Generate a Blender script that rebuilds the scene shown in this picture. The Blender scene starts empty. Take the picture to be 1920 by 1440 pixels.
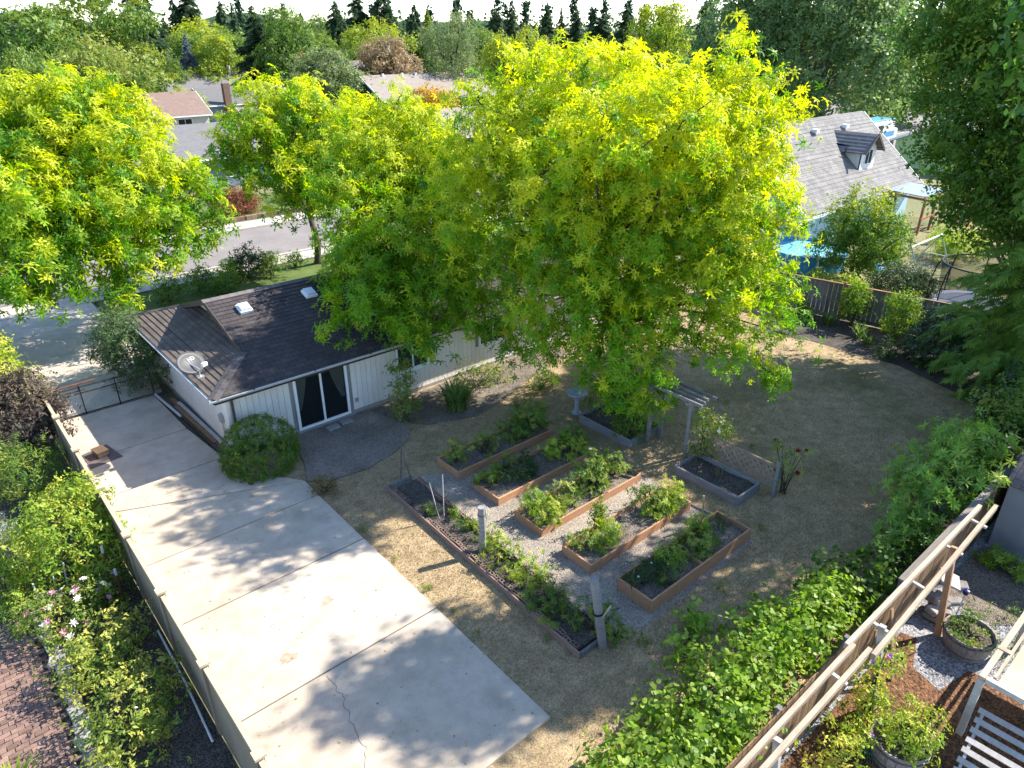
import bpy, math, random
import numpy as np
from mathutils import Vector, Matrix

# ------------------------------------------------------------------ camera, sky, sun, exposure
sc = bpy.context.scene
COL = sc.collection
R = math.radians
cam_d = bpy.data.cameras.new('camera'); cam = bpy.data.objects.new('camera', cam_d); COL.objects.link(cam)
cam_d.sensor_width = 36.0; cam_d.lens = 25.03; cam_d.clip_start = 0.1; cam_d.clip_end = 6000
cam.location = (0, 0, 12.0); cam.rotation_euler = (R(63.52), 0, R(-40.88))
sc.camera = cam

SUN_EL, SUN_AZ = 41.0, -17.0          # azimuth of the sun counted from +X towards +Y
w = bpy.data.worlds.new('World'); sc.world = w; w.use_nodes = True
nt = w.node_tree; nt.nodes.clear()
sky = nt.nodes.new('ShaderNodeTexSky'); sky.sky_type = 'NISHITA'; sky.sun_disc = False
sky.sun_elevation = R(SUN_EL); sky.sun_rotation = R(90 - SUN_AZ); sky.air_density = 0.9; sky.dust_density = 0.12; sky.ozone_density = 3.0
bg = nt.nodes.new('ShaderNodeBackground'); bg.inputs[1].default_value = 0.15
out = nt.nodes.new('ShaderNodeOutputWorld')
nt.links.new(sky.outputs[0], bg.inputs[0]); nt.links.new(bg.outputs[0], out.inputs[0])

sun_d = bpy.data.lights.new('sun', 'SUN'); sun_d.energy = 4.8; sun_d.angle = R(0.53); sun_d.color = (1.0, 0.94, 0.84)
sun = bpy.data.objects.new('sun', sun_d); COL.objects.link(sun)
sd = Vector((math.cos(R(SUN_EL)) * math.cos(R(SUN_AZ)), math.cos(R(SUN_EL)) * math.sin(R(SUN_AZ)), math.sin(R(SUN_EL))))
sun.rotation_euler = sd.to_track_quat('Z', 'Y').to_euler(); sun.location = (40, -12, 40)

sc.view_settings.view_transform = 'Standard'; sc.view_settings.look = 'None'
sc.view_settings.exposure = 1.48; sc.view_settings.gamma = 1.0; sc.view_settings.use_curve_mapping = False
sc.cycles.use_denoising = True
sc.cycles.max_bounces = 8; sc.cycles.transparent_max_bounces = 12

rng = np.random.default_rng(7)
random.seed(7)

# ------------------------------------------------------------------ materials
def _nodes(name):
    m = bpy.data.materials.new(name); m.use_nodes = True
    t = m.node_tree; t.nodes.clear()
    o = t.nodes.new('ShaderNodeOutputMaterial')
    return m, t, o
def _pos(t, stretch):
    g = t.nodes.new('ShaderNodeNewGeometry')
    mp = t.nodes.new('ShaderNodeMapping'); mp.inputs['Scale'].default_value = stretch
    t.links.new(g.outputs['Position'], mp.inputs['Vector'])
    return mp.outputs[0]
def _noise(t, vec, scale, detail=5, rough=.6):
    n = t.nodes.new('ShaderNodeTexNoise'); n.inputs['Scale'].default_value = scale
    n.inputs['Detail'].default_value = detail; n.inputs['Roughness'].default_value = rough
    t.links.new(vec, n.inputs['Vector']); return n.outputs['Fac']
def _ramp(t, fac, stops):
    r = t.nodes.new('ShaderNodeValToRGB'); e = r.color_ramp.elements
    e[0].position = stops[0][0]; e[0].color = (*stops[0][1], 1)
    e[1].position = stops[-1][0]; e[1].color = (*stops[-1][1], 1)
    for p, c in stops[1:-1]:
        k = e.new(p); k.color = (*c, 1)
    t.links.new(fac, r.inputs[0]); return r.outputs[0]
def _mix(t, fac, a, b, mode='MIX'):
    n = t.nodes.new('ShaderNodeMix'); n.data_type = 'RGBA'; n.blend_type = mode
    for k, v in ((0, fac), (6, a), (7, b)):
        if isinstance(v, (int, float)): n.inputs[k].default_value = v
        elif isinstance(v, tuple): n.inputs[k].default_value = (*v, 1) if len(v) == 3 else v
        else: t.links.new(v, n.inputs[k])
    return n.outputs[2]
def _math(t, op, a, b=0.0):
    n = t.nodes.new('ShaderNodeMath'); n.operation = op
    for k, v in ((0, a), (1, b)):
        if isinstance(v, (int, float)): n.inputs[k].default_value = v
        else: t.links.new(v, n.inputs[k])
    return n.outputs[0]
def M(name, c1, c2=None, scale=3.0, rough=.85, bump=0.0, bscale=30.0, spec=.25, metal=0.0, stretch=(1, 1, 1), vary=.12, fine=.25, fscale=40.0, bdist=.02):
    """procedural surface: two-tone patches, fine grain, per-object variation, bump"""
    if c2 is None: c2 = tuple(v * .75 for v in c1)
    m, t, o = _nodes(name)
    vec = _pos(t, stretch)
    n1 = _noise(t, vec, scale)
    col = _ramp(t, n1, [(.32, c2), (.68, c1)])
    n2 = _noise(t, vec, fscale, 3)
    g = _ramp(t, n2, [(.3, (1 - fine,) * 3), (.7, (1 + fine * .6,) * 3)])
    col = _mix(t, 1.0, col, g, 'MULTIPLY')
    if vary:
        oi = t.nodes.new('ShaderNodeObjectInfo')
        v = _ramp(t, oi.outputs['Random'], [(0, (1 - vary,) * 3), (1, (1 + vary,) * 3)])
        col = _mix(t, 1.0, col, v, 'MULTIPLY')
    b = t.nodes.new('ShaderNodeBsdfPrincipled')
    b.inputs['Roughness'].default_value = rough; b.inputs['Metallic'].default_value = metal
    b.inputs['Specular IOR Level'].default_value = spec
    t.links.new(col, b.inputs['Base Color'])
    if bump:
        bn = _noise(t, vec, bscale, 4)
        bp = t.nodes.new('ShaderNodeBump'); bp.inputs['Strength'].default_value = bump; bp.inputs['Distance'].default_value = bdist
        t.links.new(bn, bp.inputs['Height']); t.links.new(bp.outputs[0], b.inputs['Normal'])
    t.links.new(b.outputs[0], o.inputs[0])
    return m
def LEAF(name, dark, light, tip=None, trans=.35, rough=.5, spec=.3):
    """foliage: tone (0..1 per leaf) picks between two greens, tip brings in young growth, or a sunlit side painted on"""
    g_ = 1.32; dark, light = tuple(v*g_ for v in dark), tuple(v*g_ for v in light); tip = tip and tuple(min(.8, v*1.12) for v in tip); trans = min(.55, trans + .08)
    m, t, o = _nodes(name)
    a = t.nodes.new('ShaderNodeAttribute'); a.attribute_name = 'tone'
    col = _ramp(t, a.outputs['Fac'], [(0, dark), (1, light)])
    if tip:
        a2 = t.nodes.new('ShaderNodeAttribute'); a2.attribute_name = 'tip'
        col = _mix(t, a2.outputs['Fac'], col, tip)
    oi = t.nodes.new('ShaderNodeObjectInfo')
    v = _ramp(t, oi.outputs['Random'], [(0, (.88, .9, .88)), (1, (1.12, 1.08, 1.1))])
    col = _mix(t, 1.0, col, v, 'MULTIPLY')
    b = t.nodes.new('ShaderNodeBsdfPrincipled'); b.inputs['Roughness'].default_value = rough; b.inputs['Specular IOR Level'].default_value = spec
    tr = t.nodes.new('ShaderNodeBsdfTranslucent')
    hs = t.nodes.new('ShaderNodeHueSaturation'); hs.inputs['Value'].default_value = 1.25; hs.inputs['Saturation'].default_value = 1.08
    t.links.new(col, hs.inputs['Color'])
    t.links.new(col, b.inputs['Base Color']); t.links.new(hs.outputs[0], tr.inputs['Color'])
    mx = t.nodes.new('ShaderNodeMixShader'); mx.inputs[0].default_value = trans
    t.links.new(b.outputs[0], mx.inputs[1]); t.links.new(tr.outputs[0], mx.inputs[2]); t.links.new(mx.outputs[0], o.inputs[0])
    return m
def GLASS(name, tint=(.02, .025, .03)):
    m, t, o = _nodes(name)
    b = t.nodes.new('ShaderNodeBsdfPrincipled'); b.inputs['Base Color'].default_value = (*tint, 1)
    b.inputs['Roughness'].default_value = .04; b.inputs['Specular IOR Level'].default_value = .6
    tr = t.nodes.new('ShaderNodeBsdfTransparent'); tr.inputs[0].default_value = (.75, .8, .8, 1)
    mx = t.nodes.new('ShaderNodeMixShader'); mx.inputs[0].default_value = .28
    t.links.new(tr.outputs[0], mx.inputs[1]); t.links.new(b.outputs[0], mx.inputs[2]); t.links.new(mx.outputs[0], o.inputs[0])
    return m

# ------------------------------------------------------------------ object helpers
def world_of(o):
    v = Vector((0, 0, 0))
    while o is not None:
        v += o.location; o = o.parent
    return v
def tag(o, label, cat, group=None, kind=None):
    if label: o['label'] = label
    if cat: o['category'] = cat
    if group: o['group'] = group
    if kind: o['kind'] = kind
    return o
def thing(name, label, cat, loc, group=None):
    o = bpy.data.objects.new(name, None); COL.objects.link(o); o.empty_display_size = .2
    o.location = loc
    return tag(o, label, cat, group)
def link_mesh(name, me, mat, parent=None, loc=None):
    o = bpy.data.objects.new(name, me); COL.objects.link(o)
    if mat is not None and not me.materials: me.materials.append(mat)
    if parent is not None: o.parent = parent
    if loc is not None: o.location = loc
    return o
class MB:
    """collects shapes in world coordinates; build() links them as one mesh object below its parent"""
    def __init__(s): s.v = []; s.f = []; s.smooth = False
    def add(s, vs, fs):
        k = len(s.v); s.v += [tuple(p) for p in vs]; s.f += [tuple(i + k for i in f) for f in fs]; return s
    def box(s, x0, x1, y0, y1, z0, z1):
        return s.add([(x0,y0,z0),(x1,y0,z0),(x1,y1,z0),(x0,y1,z0),(x0,y0,z1),(x1,y0,z1),(x1,y1,z1),(x0,y1,z1)],
                     [(0,3,2,1),(4,5,6,7),(0,1,5,4),(1,2,6,5),(2,3,7,6),(3,0,4,7)])
    def obox(s, c, sx, sy, sz, rz=0.0, rx=0.0, ry=0.0):
        mt = Matrix.Rotation(rz, 3, 'Z') @ Matrix.Rotation(ry, 3, 'Y') @ Matrix.Rotation(rx, 3, 'X')
        c = Vector(c); vs = []
        for z in (-.5, .5):
            for x, y in ((-.5,-.5),(.5,-.5),(.5,.5),(-.5,.5)): vs.append(c + mt @ Vector((x*sx, y*sy, z*sz)))
        return s.add(vs, [(0,3,2,1),(4,5,6,7),(0,1,5,4),(1,2,6,5),(2,3,7,6),(3,0,4,7)])
    def bar(s, a, b, w, h, up=(0, 0, 1)):
        a, b = Vector(a), Vector(b); d = (b - a).normalized(); up = Vector(up)
        if abs(d.dot(up)) > .98: up = Vector((1, 0, 0))
        r = d.cross(up).normalized(); u = r.cross(d)
        vs = [p + r*x*w/2 + u*y*h/2 for p in (a, b) for x, y in ((-1,-1),(1,-1),(1,1),(-1,1))]
        return s.add(vs, [(0,1,2,3),(7,6,5,4),(0,4,5,1),(1,5,6,2),(2,6,7,3),(3,7,4,0)])
    def tube(s, pts, rad, n=6, cap=True):
        pts = [Vector(p) for p in pts]; m = len(pts)
        if isinstance(rad, (int, float)): rad = [rad] * m
        vs = []; u = None
        for i, p in enumerate(pts):
            d = (pts[min(i+1, m-1)] - pts[max(i-1, 0)]).normalized()
            ref = Vector((0,0,1)) if abs(d.z) < .9 else Vector((1,0,0))
            a = d.cross(ref).normalized(); b = a.cross(d)
            for k in range(n):
                t = 2*math.pi*k/n; vs.append(p + (a*math.cos(t) + b*math.sin(t))*rad[i])
        fs = [(i*n+k, i*n+(k+1)%n, (i+1)*n+(k+1)%n, (i+1)*n+k) for i in range(m-1) for k in range(n)]
        if cap: fs += [tuple(range(n-1,-1,-1)), tuple((m-1)*n+k for k in range(n))]
        return s.add(vs, fs)
    def lathe(s, c, prof, n=20):
        c = Vector(c); m = len(prof)
        vs = [c + Vector((r*math.cos(2*math.pi*k/n), r*math.sin(2*math.pi*k/n), z)) for r, z in prof for k in range(n)]
        fs = [(i*n+k, i*n+(k+1)%n, (i+1)*n+(k+1)%n, (i+1)*n+k) for i in range(m-1) for k in range(n)]
        return s.add(vs, fs)
    def prism(s, poly, z0, z1):
        n = len(poly)
        a = sum(poly[i][0]*poly[(i+1)%n][1]-poly[(i+1)%n][0]*poly[i][1] for i in range(n))
        if a < 0: poly = poly[::-1]
        vs = [(x, y, z0) for x, y in poly] + [(x, y, z1) for x, y in poly]
        return s.add(vs, [tuple(range(n-1,-1,-1)), tuple(range(n, 2*n))] + [(i, (i+1)%n, n+(i+1)%n, n+i) for i in range(n)])
    def sheet(s, poly, z):
        n = len(poly)
        a = sum(poly[i][0]*poly[(i+1)%n][1]-poly[(i+1)%n][0]*poly[i][1] for i in range(n))
        if a < 0: poly = poly[::-1]
        return s.add([(x, y, z) for x, y in poly], [tuple(range(n))])
    def build(s, name, mat, parent=None, origin=None, smooth=False, bevel=0.0):
        if parent is not None: og = world_of(parent)
        elif origin is not None: og = Vector(origin)
        else:
            xs = [p[0] for p in s.v]; ys = [p[1] for p in s.v]; zs = [p[2] for p in s.v]
            og = Vector(((min(xs)+max(xs))/2, (min(ys)+max(ys))/2, min(zs)))
        me = bpy.data.meshes.new(name)
        me.from_pydata([(p[0]-og.x, p[1]-og.y, p[2]-og.z) for p in s.v], [], s.f); me.update()
        if smooth or s.smooth:
            me.polygons.foreach_set('use_smooth', [True]*len(me.polygons))
        me.materials.append(mat)
        o = bpy.data.objects.new(name, me); COL.objects.link(o)
        if parent is not None: o.parent = parent
        else: o.location = og
        if bevel:
            b = o.modifiers.new('bevel', 'BEVEL'); b.width = bevel; b.segments = 1; b.limit_method = 'ANGLE'
        return o
def struct(name, mb, mat, **k):
    o = mb.build(name, mat, **k)
    if o.parent is None: o['kind'] = 'structure'
    return o
def piece(name, me, parent, loc, rz=0.0, scale=(1, 1, 1), rot=None):
    """one of many alike pieces: shares mesh data, loc in world coordinates"""
    o = bpy.data.objects.new(name, me); COL.objects.link(o); o.parent = parent
    o.location = Vector(loc) - world_of(parent); o.rotation_euler = rot or (0, 0, rz); o.scale = scale
    return o
def box_mesh(name, sx, sy, sz, mat, wob=0.0):
    """box standing on its base centre"""
    mb = MB().box(-sx/2, sx/2, -sy/2, sy/2, 0, sz)
    me = bpy.data.meshes.new(name); me.from_pydata([(x+random.uniform(-wob,wob), y+random.uniform(-wob,wob), z+random.uniform(-wob,wob)) for x, y, z in mb.v], [], mb.f); me.update(); me.materials.append(mat); return me
def np_mesh(name, V, F, mat, attrs=None, k=3):
    me = bpy.data.meshes.new(name)
    V = np.ascontiguousarray(V, dtype=np.float32); F = np.ascontiguousarray(F, dtype=np.int32)
    me.vertices.add(len(V)); me.vertices.foreach_set('co', V.ravel())
    me.loops.add(F.size); me.loops.foreach_set('vertex_index', F.ravel())
    me.polygons.add(len(F)); me.polygons.foreach_set('loop_start', np.arange(0, F.size, k, dtype=np.int32))
    me.update(calc_edges=True)
    for a, val in (attrs or {}).items():
        at = me.attributes.new(a, 'FLOAT', 'POINT'); at.data.foreach_set('value', np.ascontiguousarray(val, dtype=np.float32))
    me.materials.append(mat)
    return me

# ------------------------------------------------------------------ foliage
def leaf_quad(base, tipp, width, normal):
    base, tipp, normal = map(np.asarray, (base, tipp, normal))
    d = tipp - base; s = np.cross(d, normal); s = s / (np.linalg.norm(s) + 1e-9) * width / 2
    mid = base + d * .45
    return [base, mid + s, tipp, mid - s], [(0, 1, 2), (0, 2, 3)]
def tuft_locust(r, nf=8):
    """spray of drooping feather leaves, each a bent blade with a notched outline"""
    V, F = [], []
    for i in range(nf):
        a = 2*math.pi*i/nf + r.uniform(-.35, .35); el = r.uniform(-.15, .75); L = r.uniform(.75, 1.2); w_ = r.uniform(.11, .17)*L
        d = np.array([math.cos(a)*math.cos(el), math.sin(a)*math.cos(el), math.sin(el)])
        side = np.array([-math.sin(a), math.cos(a), 0]) + np.array([0, 0, r.uniform(-.35, .35)])
        pt = lambda t: d*L*t + np.array([0, 0, -.48*L*t*t])
        for t0, t1, ww in ((.06, .60, 1.0), (.50, 1.06, .85)):
            k = len(V); m = t0*.55 + t1*.45
            V += [pt(t0), pt(m) + side*w_*ww, pt(t1), pt(m) - side*w_*ww]; F += [(k, k+1, k+2), (k, k+2, k+3)]
    return np.array(V), np.array(F)
def tuft_broad(r, n=8, w=.55, spread=1.0):
    V, F = [], []
    for i in range(n):
        c = r.normal(0, .45*spread, 3) * np.array([1, 1, .6]); a = r.uniform(0, 2*math.pi); L = r.uniform(.5, .9)
        d = np.array([math.cos(a), math.sin(a), r.uniform(-.7, .25)])*L
        nn = np.array([r.normal(0, .45), r.normal(0, .45), 1.0])
        q, f = leaf_quad(c, c + d, L*w, nn); k = len(V); V += q; F += [tuple(x+k for x in t) for t in f]
    return np.array(V), np.array(F)
def tuft_star(r, n=9, w=.26):
    """whorl of long leaves"""
    V, F = [], []
    for i in range(n):
        a = 2*math.pi*i/n + r.uniform(-.3, .3); el = r.uniform(-.35, .5); L = r.uniform(.75, 1.1)
        d = np.array([math.cos(a)*math.cos(el), math.sin(a)*math.cos(el), math.sin(el)])*L
        q, f = leaf_quad((0, 0, 0), d, L*w, np.array([0, 0, 1.]) + r.normal(0, .2, 3)); k = len(V); V += q; F += [tuple(x+k for x in t) for t in f]
    return np.array(V), np.array(F)
def tuft_needle(r, n=12):
    """flat drooping conifer spray lying along +X"""
    V, F = [], []
    for i in range(n):
        t = i / n; p = np.array([t*1.2 - .3, 0, -.25*t*t]); sg = 1 if i % 2 else -1
        L = .6*(1.1 - t*.7)
        e = p + np.array([.3 + r.uniform(-.08, .08), sg*L, -.22*L + r.uniform(-.1, .1)])
        k = len(V); V += [p + [-.1, 0, .02], p + [.12, 0, .02], e]; F.append((k, k+1, k+2))
    k = len(V); V += [np.array([-.3, -.06, 0]), np.array([-.3, .06, 0]), np.array([1.15, 0, -.35])]; F.append((k, k+1, k+2))
    return np.array(V), np.array(F)
def tuft_vine(r, n=3):
    """broad lobed leaves, slightly folded"""
    V, F = [], []
    for i in range(n):
        c = r.normal(0, .55, 3)*np.array([1, 1, .5]); a = r.uniform(0, 6.28); tl = r.uniform(-.5, .3)
        pts = [(0, 0), (.35, .5), (.75, .42), (1.05, 0), (.75, -.42), (.35, -.5), (-.12, .25), (-.12, -.25)]
        k = len(V); ca, sa = math.cos(a), math.sin(a)
        nz = r.normal(0, .25, 2)
        for x, y in pts:
            z = .12*abs(y) + tl*x*.5 + nz[0]*y
            V.append(c + np.array([ca*x - sa*y, sa*x + ca*y, z]))
        F += [(k, k+5, k+4), (k, k+4, k+3), (k, k+3, k+2), (k, k+2, k+1), (k, k+1, k+6), (k, k+7, k+5)]
    return np.array(V), np.array(F)
_trng = np.random.default_rng(3)
TUFTS = {'locust': [tuft_locust(_trng) for _ in range(5)], 'broad': [tuft_broad(_trng) for _ in range(5)],
         'small': [tuft_broad(_trng, 9, .5) for _ in range(5)], 'star': [tuft_star(_trng) for _ in range(5)],
         'needle': [tuft_needle(_trng) for _ in range(4)], 'vine': [tuft_vine(_trng) for _ in range(5)],
         'narrow': [tuft_broad(_trng, 9, .28) for _ in range(5)], 'far': [tuft_broad(_trng, 5, .7) for _ in range(5)]}
def scatter(kind, pos, nrm, size, r, tip=None, align_x=False, tone=None):
    """instances of tufts baked into arrays (V, F, tone, tip)"""
    pos = np.asarray(pos, float); nrm = np.asarray(nrm, float); N = len(pos)
    size = np.broadcast_to(np.asarray(size, float), (N,))
    z = nrm / (np.linalg.norm(nrm, axis=1, keepdims=True) + 1e-9)
    if align_x:
        x = z; up = np.array([0, 0, 1.0]) + r.normal(0, .25, (N, 3)); y = np.cross(up, x); y /= np.linalg.norm(y, axis=1, keepdims=True) + 1e-9; z = np.cross(x, y)
    else:
        ref = r.normal(0, 1, (N, 3)); x = np.cross(ref, z); x /= np.linalg.norm(x, axis=1, keepdims=True) + 1e-9; y = np.cross(z, x)
    tone = r.uniform(0, 1, N) if tone is None else np.asarray(tone, float); tip = np.zeros(N) if tip is None else np.asarray(tip, float)
    var = r.integers(0, len(TUFTS[kind]), N)
    Vs, Fs, Ts, Ps = [], [], [], []; off = 0
    for k, (tv, tf) in enumerate(TUFTS[kind]):
        idx = np.where(var == k)[0]
        if not len(idx): continue
        s = size[idx][:, None, None]
        P = pos[idx][:, None, :] + s*(tv[None, :, 0:1]*x[idx][:, None, :] + tv[None, :, 1:2]*y[idx][:, None, :] + tv[None, :, 2:3]*z[idx][:, None, :])
        m = len(tv); Vs.append(P.reshape(-1, 3))
        Fs.append((tf[None] + (np.arange(len(idx))*m)[:, None, None] + off).reshape(-1, 3)); off += m*len(idx)
        Ts.append(np.clip(np.repeat(tone[idx], m) + r.normal(0, .12, m*len(idx)), 0, 1)); Ps.append(np.clip(np.repeat(tip[idx], m), 0, 1))
    return np.concatenate(Vs), np.concatenate(Fs), np.concatenate(Ts), np.concatenate(Ps)
def lobe_points(lobes, dens, k, spread, r, hollow=.72, droop=0.0, bottom=-.75, lift=.35, amp=1.0):
    """clusters on the uneven skin of overlapping lobes; returns tuft positions, normals, cluster id, cluster centres"""
    L = np.array([(c[0], c[1], c[2]) + ((c[3],)*3 if len(c) == 4 else tuple(c[3:6])) for c in lobes], float)
    C, Nn = [], []
    for i, l in enumerate(L):
        rm = l[3:].mean(); n = max(3, int(4*math.pi*rm*rm*dens))
        d = r.normal(0, 1, (n, 3)); d /= np.linalg.norm(d, axis=1, keepdims=True); d = d[d[:, 2] > bottom]
        ph = r.uniform(0, 6.28, 6); A = r.normal(0, 2.6, (3, 3))
        bumpy = 1 + amp*(.13*np.sin(d @ A[0]*1.5 + ph[0]) + .10*np.sin(d @ A[1]*2.3 + ph[1]) + .08*np.sin(d @ A[2]*4 + ph[2]))
        rad = (hollow + (1.04 - hollow)*np.sqrt(r.uniform(0, 1, len(d))))*bumpy
        p = l[:3] + d*rad[:, None]*l[3:]
        keep = np.ones(len(p), bool)
        for j, o in enumerate(L):
            if j != i: keep &= (((p - o[:3])/o[3:])**2).sum(1) > .62**2
        C.append(p[keep]); Nn.append(d[keep])
    C = np.concatenate(C); Nn = np.concatenate(Nn)
    n = len(C); cid = np.repeat(np.arange(n), k)
    off = r.normal(0, spread, (n*k, 3))
    t = r.uniform(-.6, 1.3, n*k)
    P = C[cid] + off + Nn[cid]*(t*spread*1.2)[:, None]
    P[:, 2] -= droop*np.abs(t)*spread*1.5
    N2 = Nn[cid]*.8 + np.array([0, 0, lift]) + r.normal(0, .45, (n*k, 3))
    return P, N2, cid, C, Nn
def sublobes(lobes, r, n=8, f=.44, flat=.72):
    """breaks each big lobe into flattened clumps around its skin"""
    out_ = []
    for l in lobes:
        m = max(3, int(n*min(1.3, l[3]/1.8)))
        for k in range(m):
            z = 1 - 1.75*(k + r.uniform(0, 1))/m; a = k*2.4 + r.uniform(-.5, .5); q = math.sqrt(max(0, 1 - z*z)); rr = l[3]*f*r.uniform(.65, 1.2)
            u = r.uniform(.62, .86)*l[3]
            out_.append((l[0] + q*math.cos(a)*u, l[1] + q*math.sin(a)*u, l[2] + z*u, rr, rr, rr*flat))
    return out_
def limb_mesh(base, lobes, r0, fork, r, centers=None, nt=60, kink=.25, twig=.018):
    """trunk, limbs to the lobes and twigs to the leaf clusters"""
    mb = MB(); base = Vector(base); fork = Vector(fork)
    mid = (base + fork)/2 + Vector((r.normal(0, kink), r.normal(0, kink), 0))*.5
    mb.tube([base + Vector((0, 0, -.1)), base + (mid-base)*.12, mid, fork], [r0*1.5, r0*1.08, r0*.92, r0*.8], 9)
    ends = []
    for l in lobes:
        c = Vector(l[:3]); d = c - fork
        m1 = fork + d*.35 + Vector((r.normal(0, kink), r.normal(0, kink), abs(d.length)*.10)); m2 = fork + d*.7 + Vector((r.normal(0, kink), r.normal(0, kink), d.length*.08))
        q = r0*min(.42, .14 + .09*(l[3] if len(l) > 3 else 1))
        mb.tube([fork, m1, m2, c], [q, q*.75, q*.5, q*.28], 6); ends.append((m2, c, q))
    if centers is not None and len(centers):
        for i in r.choice(len(centers), min(nt, len(centers)), replace=False):
            p = Vector(centers[i]); m2, c, q = min(ends, key=lambda e: (e[1]-p).length)
            a = c.lerp(m2, r.uniform(0, .7)); mm = a.lerp(p, .5) + Vector((r.normal(0, .12), r.normal(0, .12), .12))
            mb.tube([a, mm, p], [max(q*.22, twig*1.6), twig*1.4, twig*.7], 4, cap=False)
    return mb
def crown(name, kind, mat, parent, P, N, size, r, tip=None, align_x=False, label=None, tone=None):
    V, F, t, tp = scatter(kind, P, N, size, r, tip, align_x, tone)
    og = np.array(world_of(parent)) if parent is not None else np.zeros(3)
    me = np_mesh(name, V - og, F, mat, {'tone': t, 'tip': tp})
    o = link_mesh(name, me, None, parent)
    if label: o['label'] = label
    return o
def big_tree(name, label, base, fork, r0, lobes, kind, leafmat, barkmat, dens, k, spread, size, seed, tipf=None, droop=0.0, nt=70, group=None, cat='tree', hollow=.72, bottom=-.75, sub=0, fill=0.0):
    r = np.random.default_rng(seed)
    root = thing(name, label, cat, base, group)
    sl = sublobes(lobes, r, sub) if sub else lobes
    P, N, cid, C, CN = lobe_points(sl, dens, k, spread, r, hollow, droop, bottom)
    tone = np.clip(.6*r.uniform(0, 1, len(C))[cid] + .4*r.uniform(0, 1, len(cid)), 0, 1)
    tip = np.zeros(len(P)) if tipf is None else np.clip(tipf(C, CN, r)[cid] + r.normal(0, .12, len(cid)), 0, 1)
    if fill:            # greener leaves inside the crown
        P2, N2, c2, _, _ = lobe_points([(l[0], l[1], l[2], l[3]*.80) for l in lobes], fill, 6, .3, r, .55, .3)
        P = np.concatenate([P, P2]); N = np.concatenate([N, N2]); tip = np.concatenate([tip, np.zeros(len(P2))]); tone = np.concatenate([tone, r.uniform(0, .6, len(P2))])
    keep = P[:, 2] > .15; P, N, tone, tip = P[keep], N[keep], tone[keep], tip[keep]
    crown('crown', kind, leafmat, root, P, N, r.uniform(.7, 1.25, len(P))*size, r, tip, tone=tone)
    limb_mesh(base, lobes, r0, fork, r, C, nt).build('trunk', barkmat, root, smooth=True)
    return root

# ------------------------------------------------------------------ palette
def SHINGLE(name, c1, c2, swap=False, w=.32, h=.19, gap=.5):
    m, t, o = _nodes(name)
    g = t.nodes.new('ShaderNodeNewGeometry'); sx = t.nodes.new('ShaderNodeSeparateXYZ'); cb = t.nodes.new('ShaderNodeCombineXYZ')
    t.links.new(g.outputs['Position'], sx.inputs[0])
    t.links.new(sx.outputs[1 if swap else 0], cb.inputs[0]); t.links.new(sx.outputs[0 if swap else 1], cb.inputs[1])
    b = t.nodes.new('ShaderNodeTexBrick'); b.inputs['Scale'].default_value = 1.0
    b.inputs['Brick Width'].default_value = w; b.inputs['Row Height'].default_value = h; b.inputs['Mortar Size'].default_value = .008
    b.inputs['Color1'].default_value = (*c1, 1); b.inputs['Color2'].default_value = (*c2, 1); b.inputs['Mortar'].default_value = (*[v*gap for v in c2], 1)
    t.links.new(cb.outputs[0], b.inputs['Vector'])
    n = _noise(t, g.outputs['Position'], 1.2, 4); v = _ramp(t, n, [(.3, (.8, .8, .82)), (.7, (1.2, 1.18, 1.15))])
    n2 = _noise(t, g.outputs['Position'], 60, 2); v2 = _ramp(t, n2, [(.3, (.7, .7, .7)), (.7, (1.25, 1.25, 1.25))])
    col = _mix(t, 1.0, _mix(t, 1.0, b.outputs[0], v, 'MULTIPLY'), v2, 'MULTIPLY')
    p = t.nodes.new('ShaderNodeBsdfPrincipled'); p.inputs['Roughness'].default_value = .9; p.inputs['Specular IOR Level'].default_value = .2
    bp = t.nodes.new('ShaderNodeBump'); bp.inputs['Strength'].default_value = .6; bp.inputs['Distance'].default_value = .02
    t.links.new(b.outputs['Fac'], bp.inputs['Height']); bp.invert = True
    t.links.new(bp.outputs[0], p.inputs['Normal']); t.links.new(col, p.inputs['Base Color']); t.links.new(p.outputs[0], o.inputs[0])
    return m
def LAWN(name):
    m, t, o = _nodes(name)
    p = _pos(t, (1, 1, 1))
    big = _noise(t, p, .22, 3); mid = _noise(t, p, 2.2, 8, .78); fin = _noise(t, p, 30, 4, .75)
    dry = _ramp(t, mid, [(.25, (.165, .122, .072)), (.5, (.33, .248, .15)), (.72, (.48, .37, .225))])
    grn = _ramp(t, mid, [(.25, (.045, .062, .018)), (.75, (.12, .125, .04))])
    f = _ramp(t, big, [(.50, (0, 0, 0)), (.68, (.8, .8, .8))])
    g = t.nodes.new('ShaderNodeSeparateXYZ'); t.links.new(p, g.inputs[0])
    fx = _math(t, 'MULTIPLY', _math(t, 'SUBTRACT', g.outputs[0], 16.0), .07)
    n = t.nodes.new('ShaderNodeClamp'); t.links.new(_math(t, 'MULTIPLY', _math(t, 'ADD', fx, .35), f), n.inputs[0])
    col = _mix(t, n.outputs[0], dry, grn)
    gr = _ramp(t, fin, [(.3, (.42, .43, .42)), (.7, (1.5, 1.46, 1.38))])
    col = _mix(t, 1.0, col, gr, 'MULTIPLY')
    b = t.nodes.new('ShaderNodeBsdfPrincipled'); b.inputs['Roughness'].default_value = .95; b.inputs['Specular IOR Level'].default_value = .1
    bp = t.nodes.new('ShaderNodeBump'); bp.inputs['Strength'].default_value = .9; bp.inputs['Distance'].default_value = .03
    t.links.new(fin, bp.inputs['Height']); t.links.new(bp.outputs[0], b.inputs['Normal'])
    t.links.new(col, b.inputs['Base Color']); t.links.new(b.outputs[0], o.inputs[0])
    return m
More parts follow.
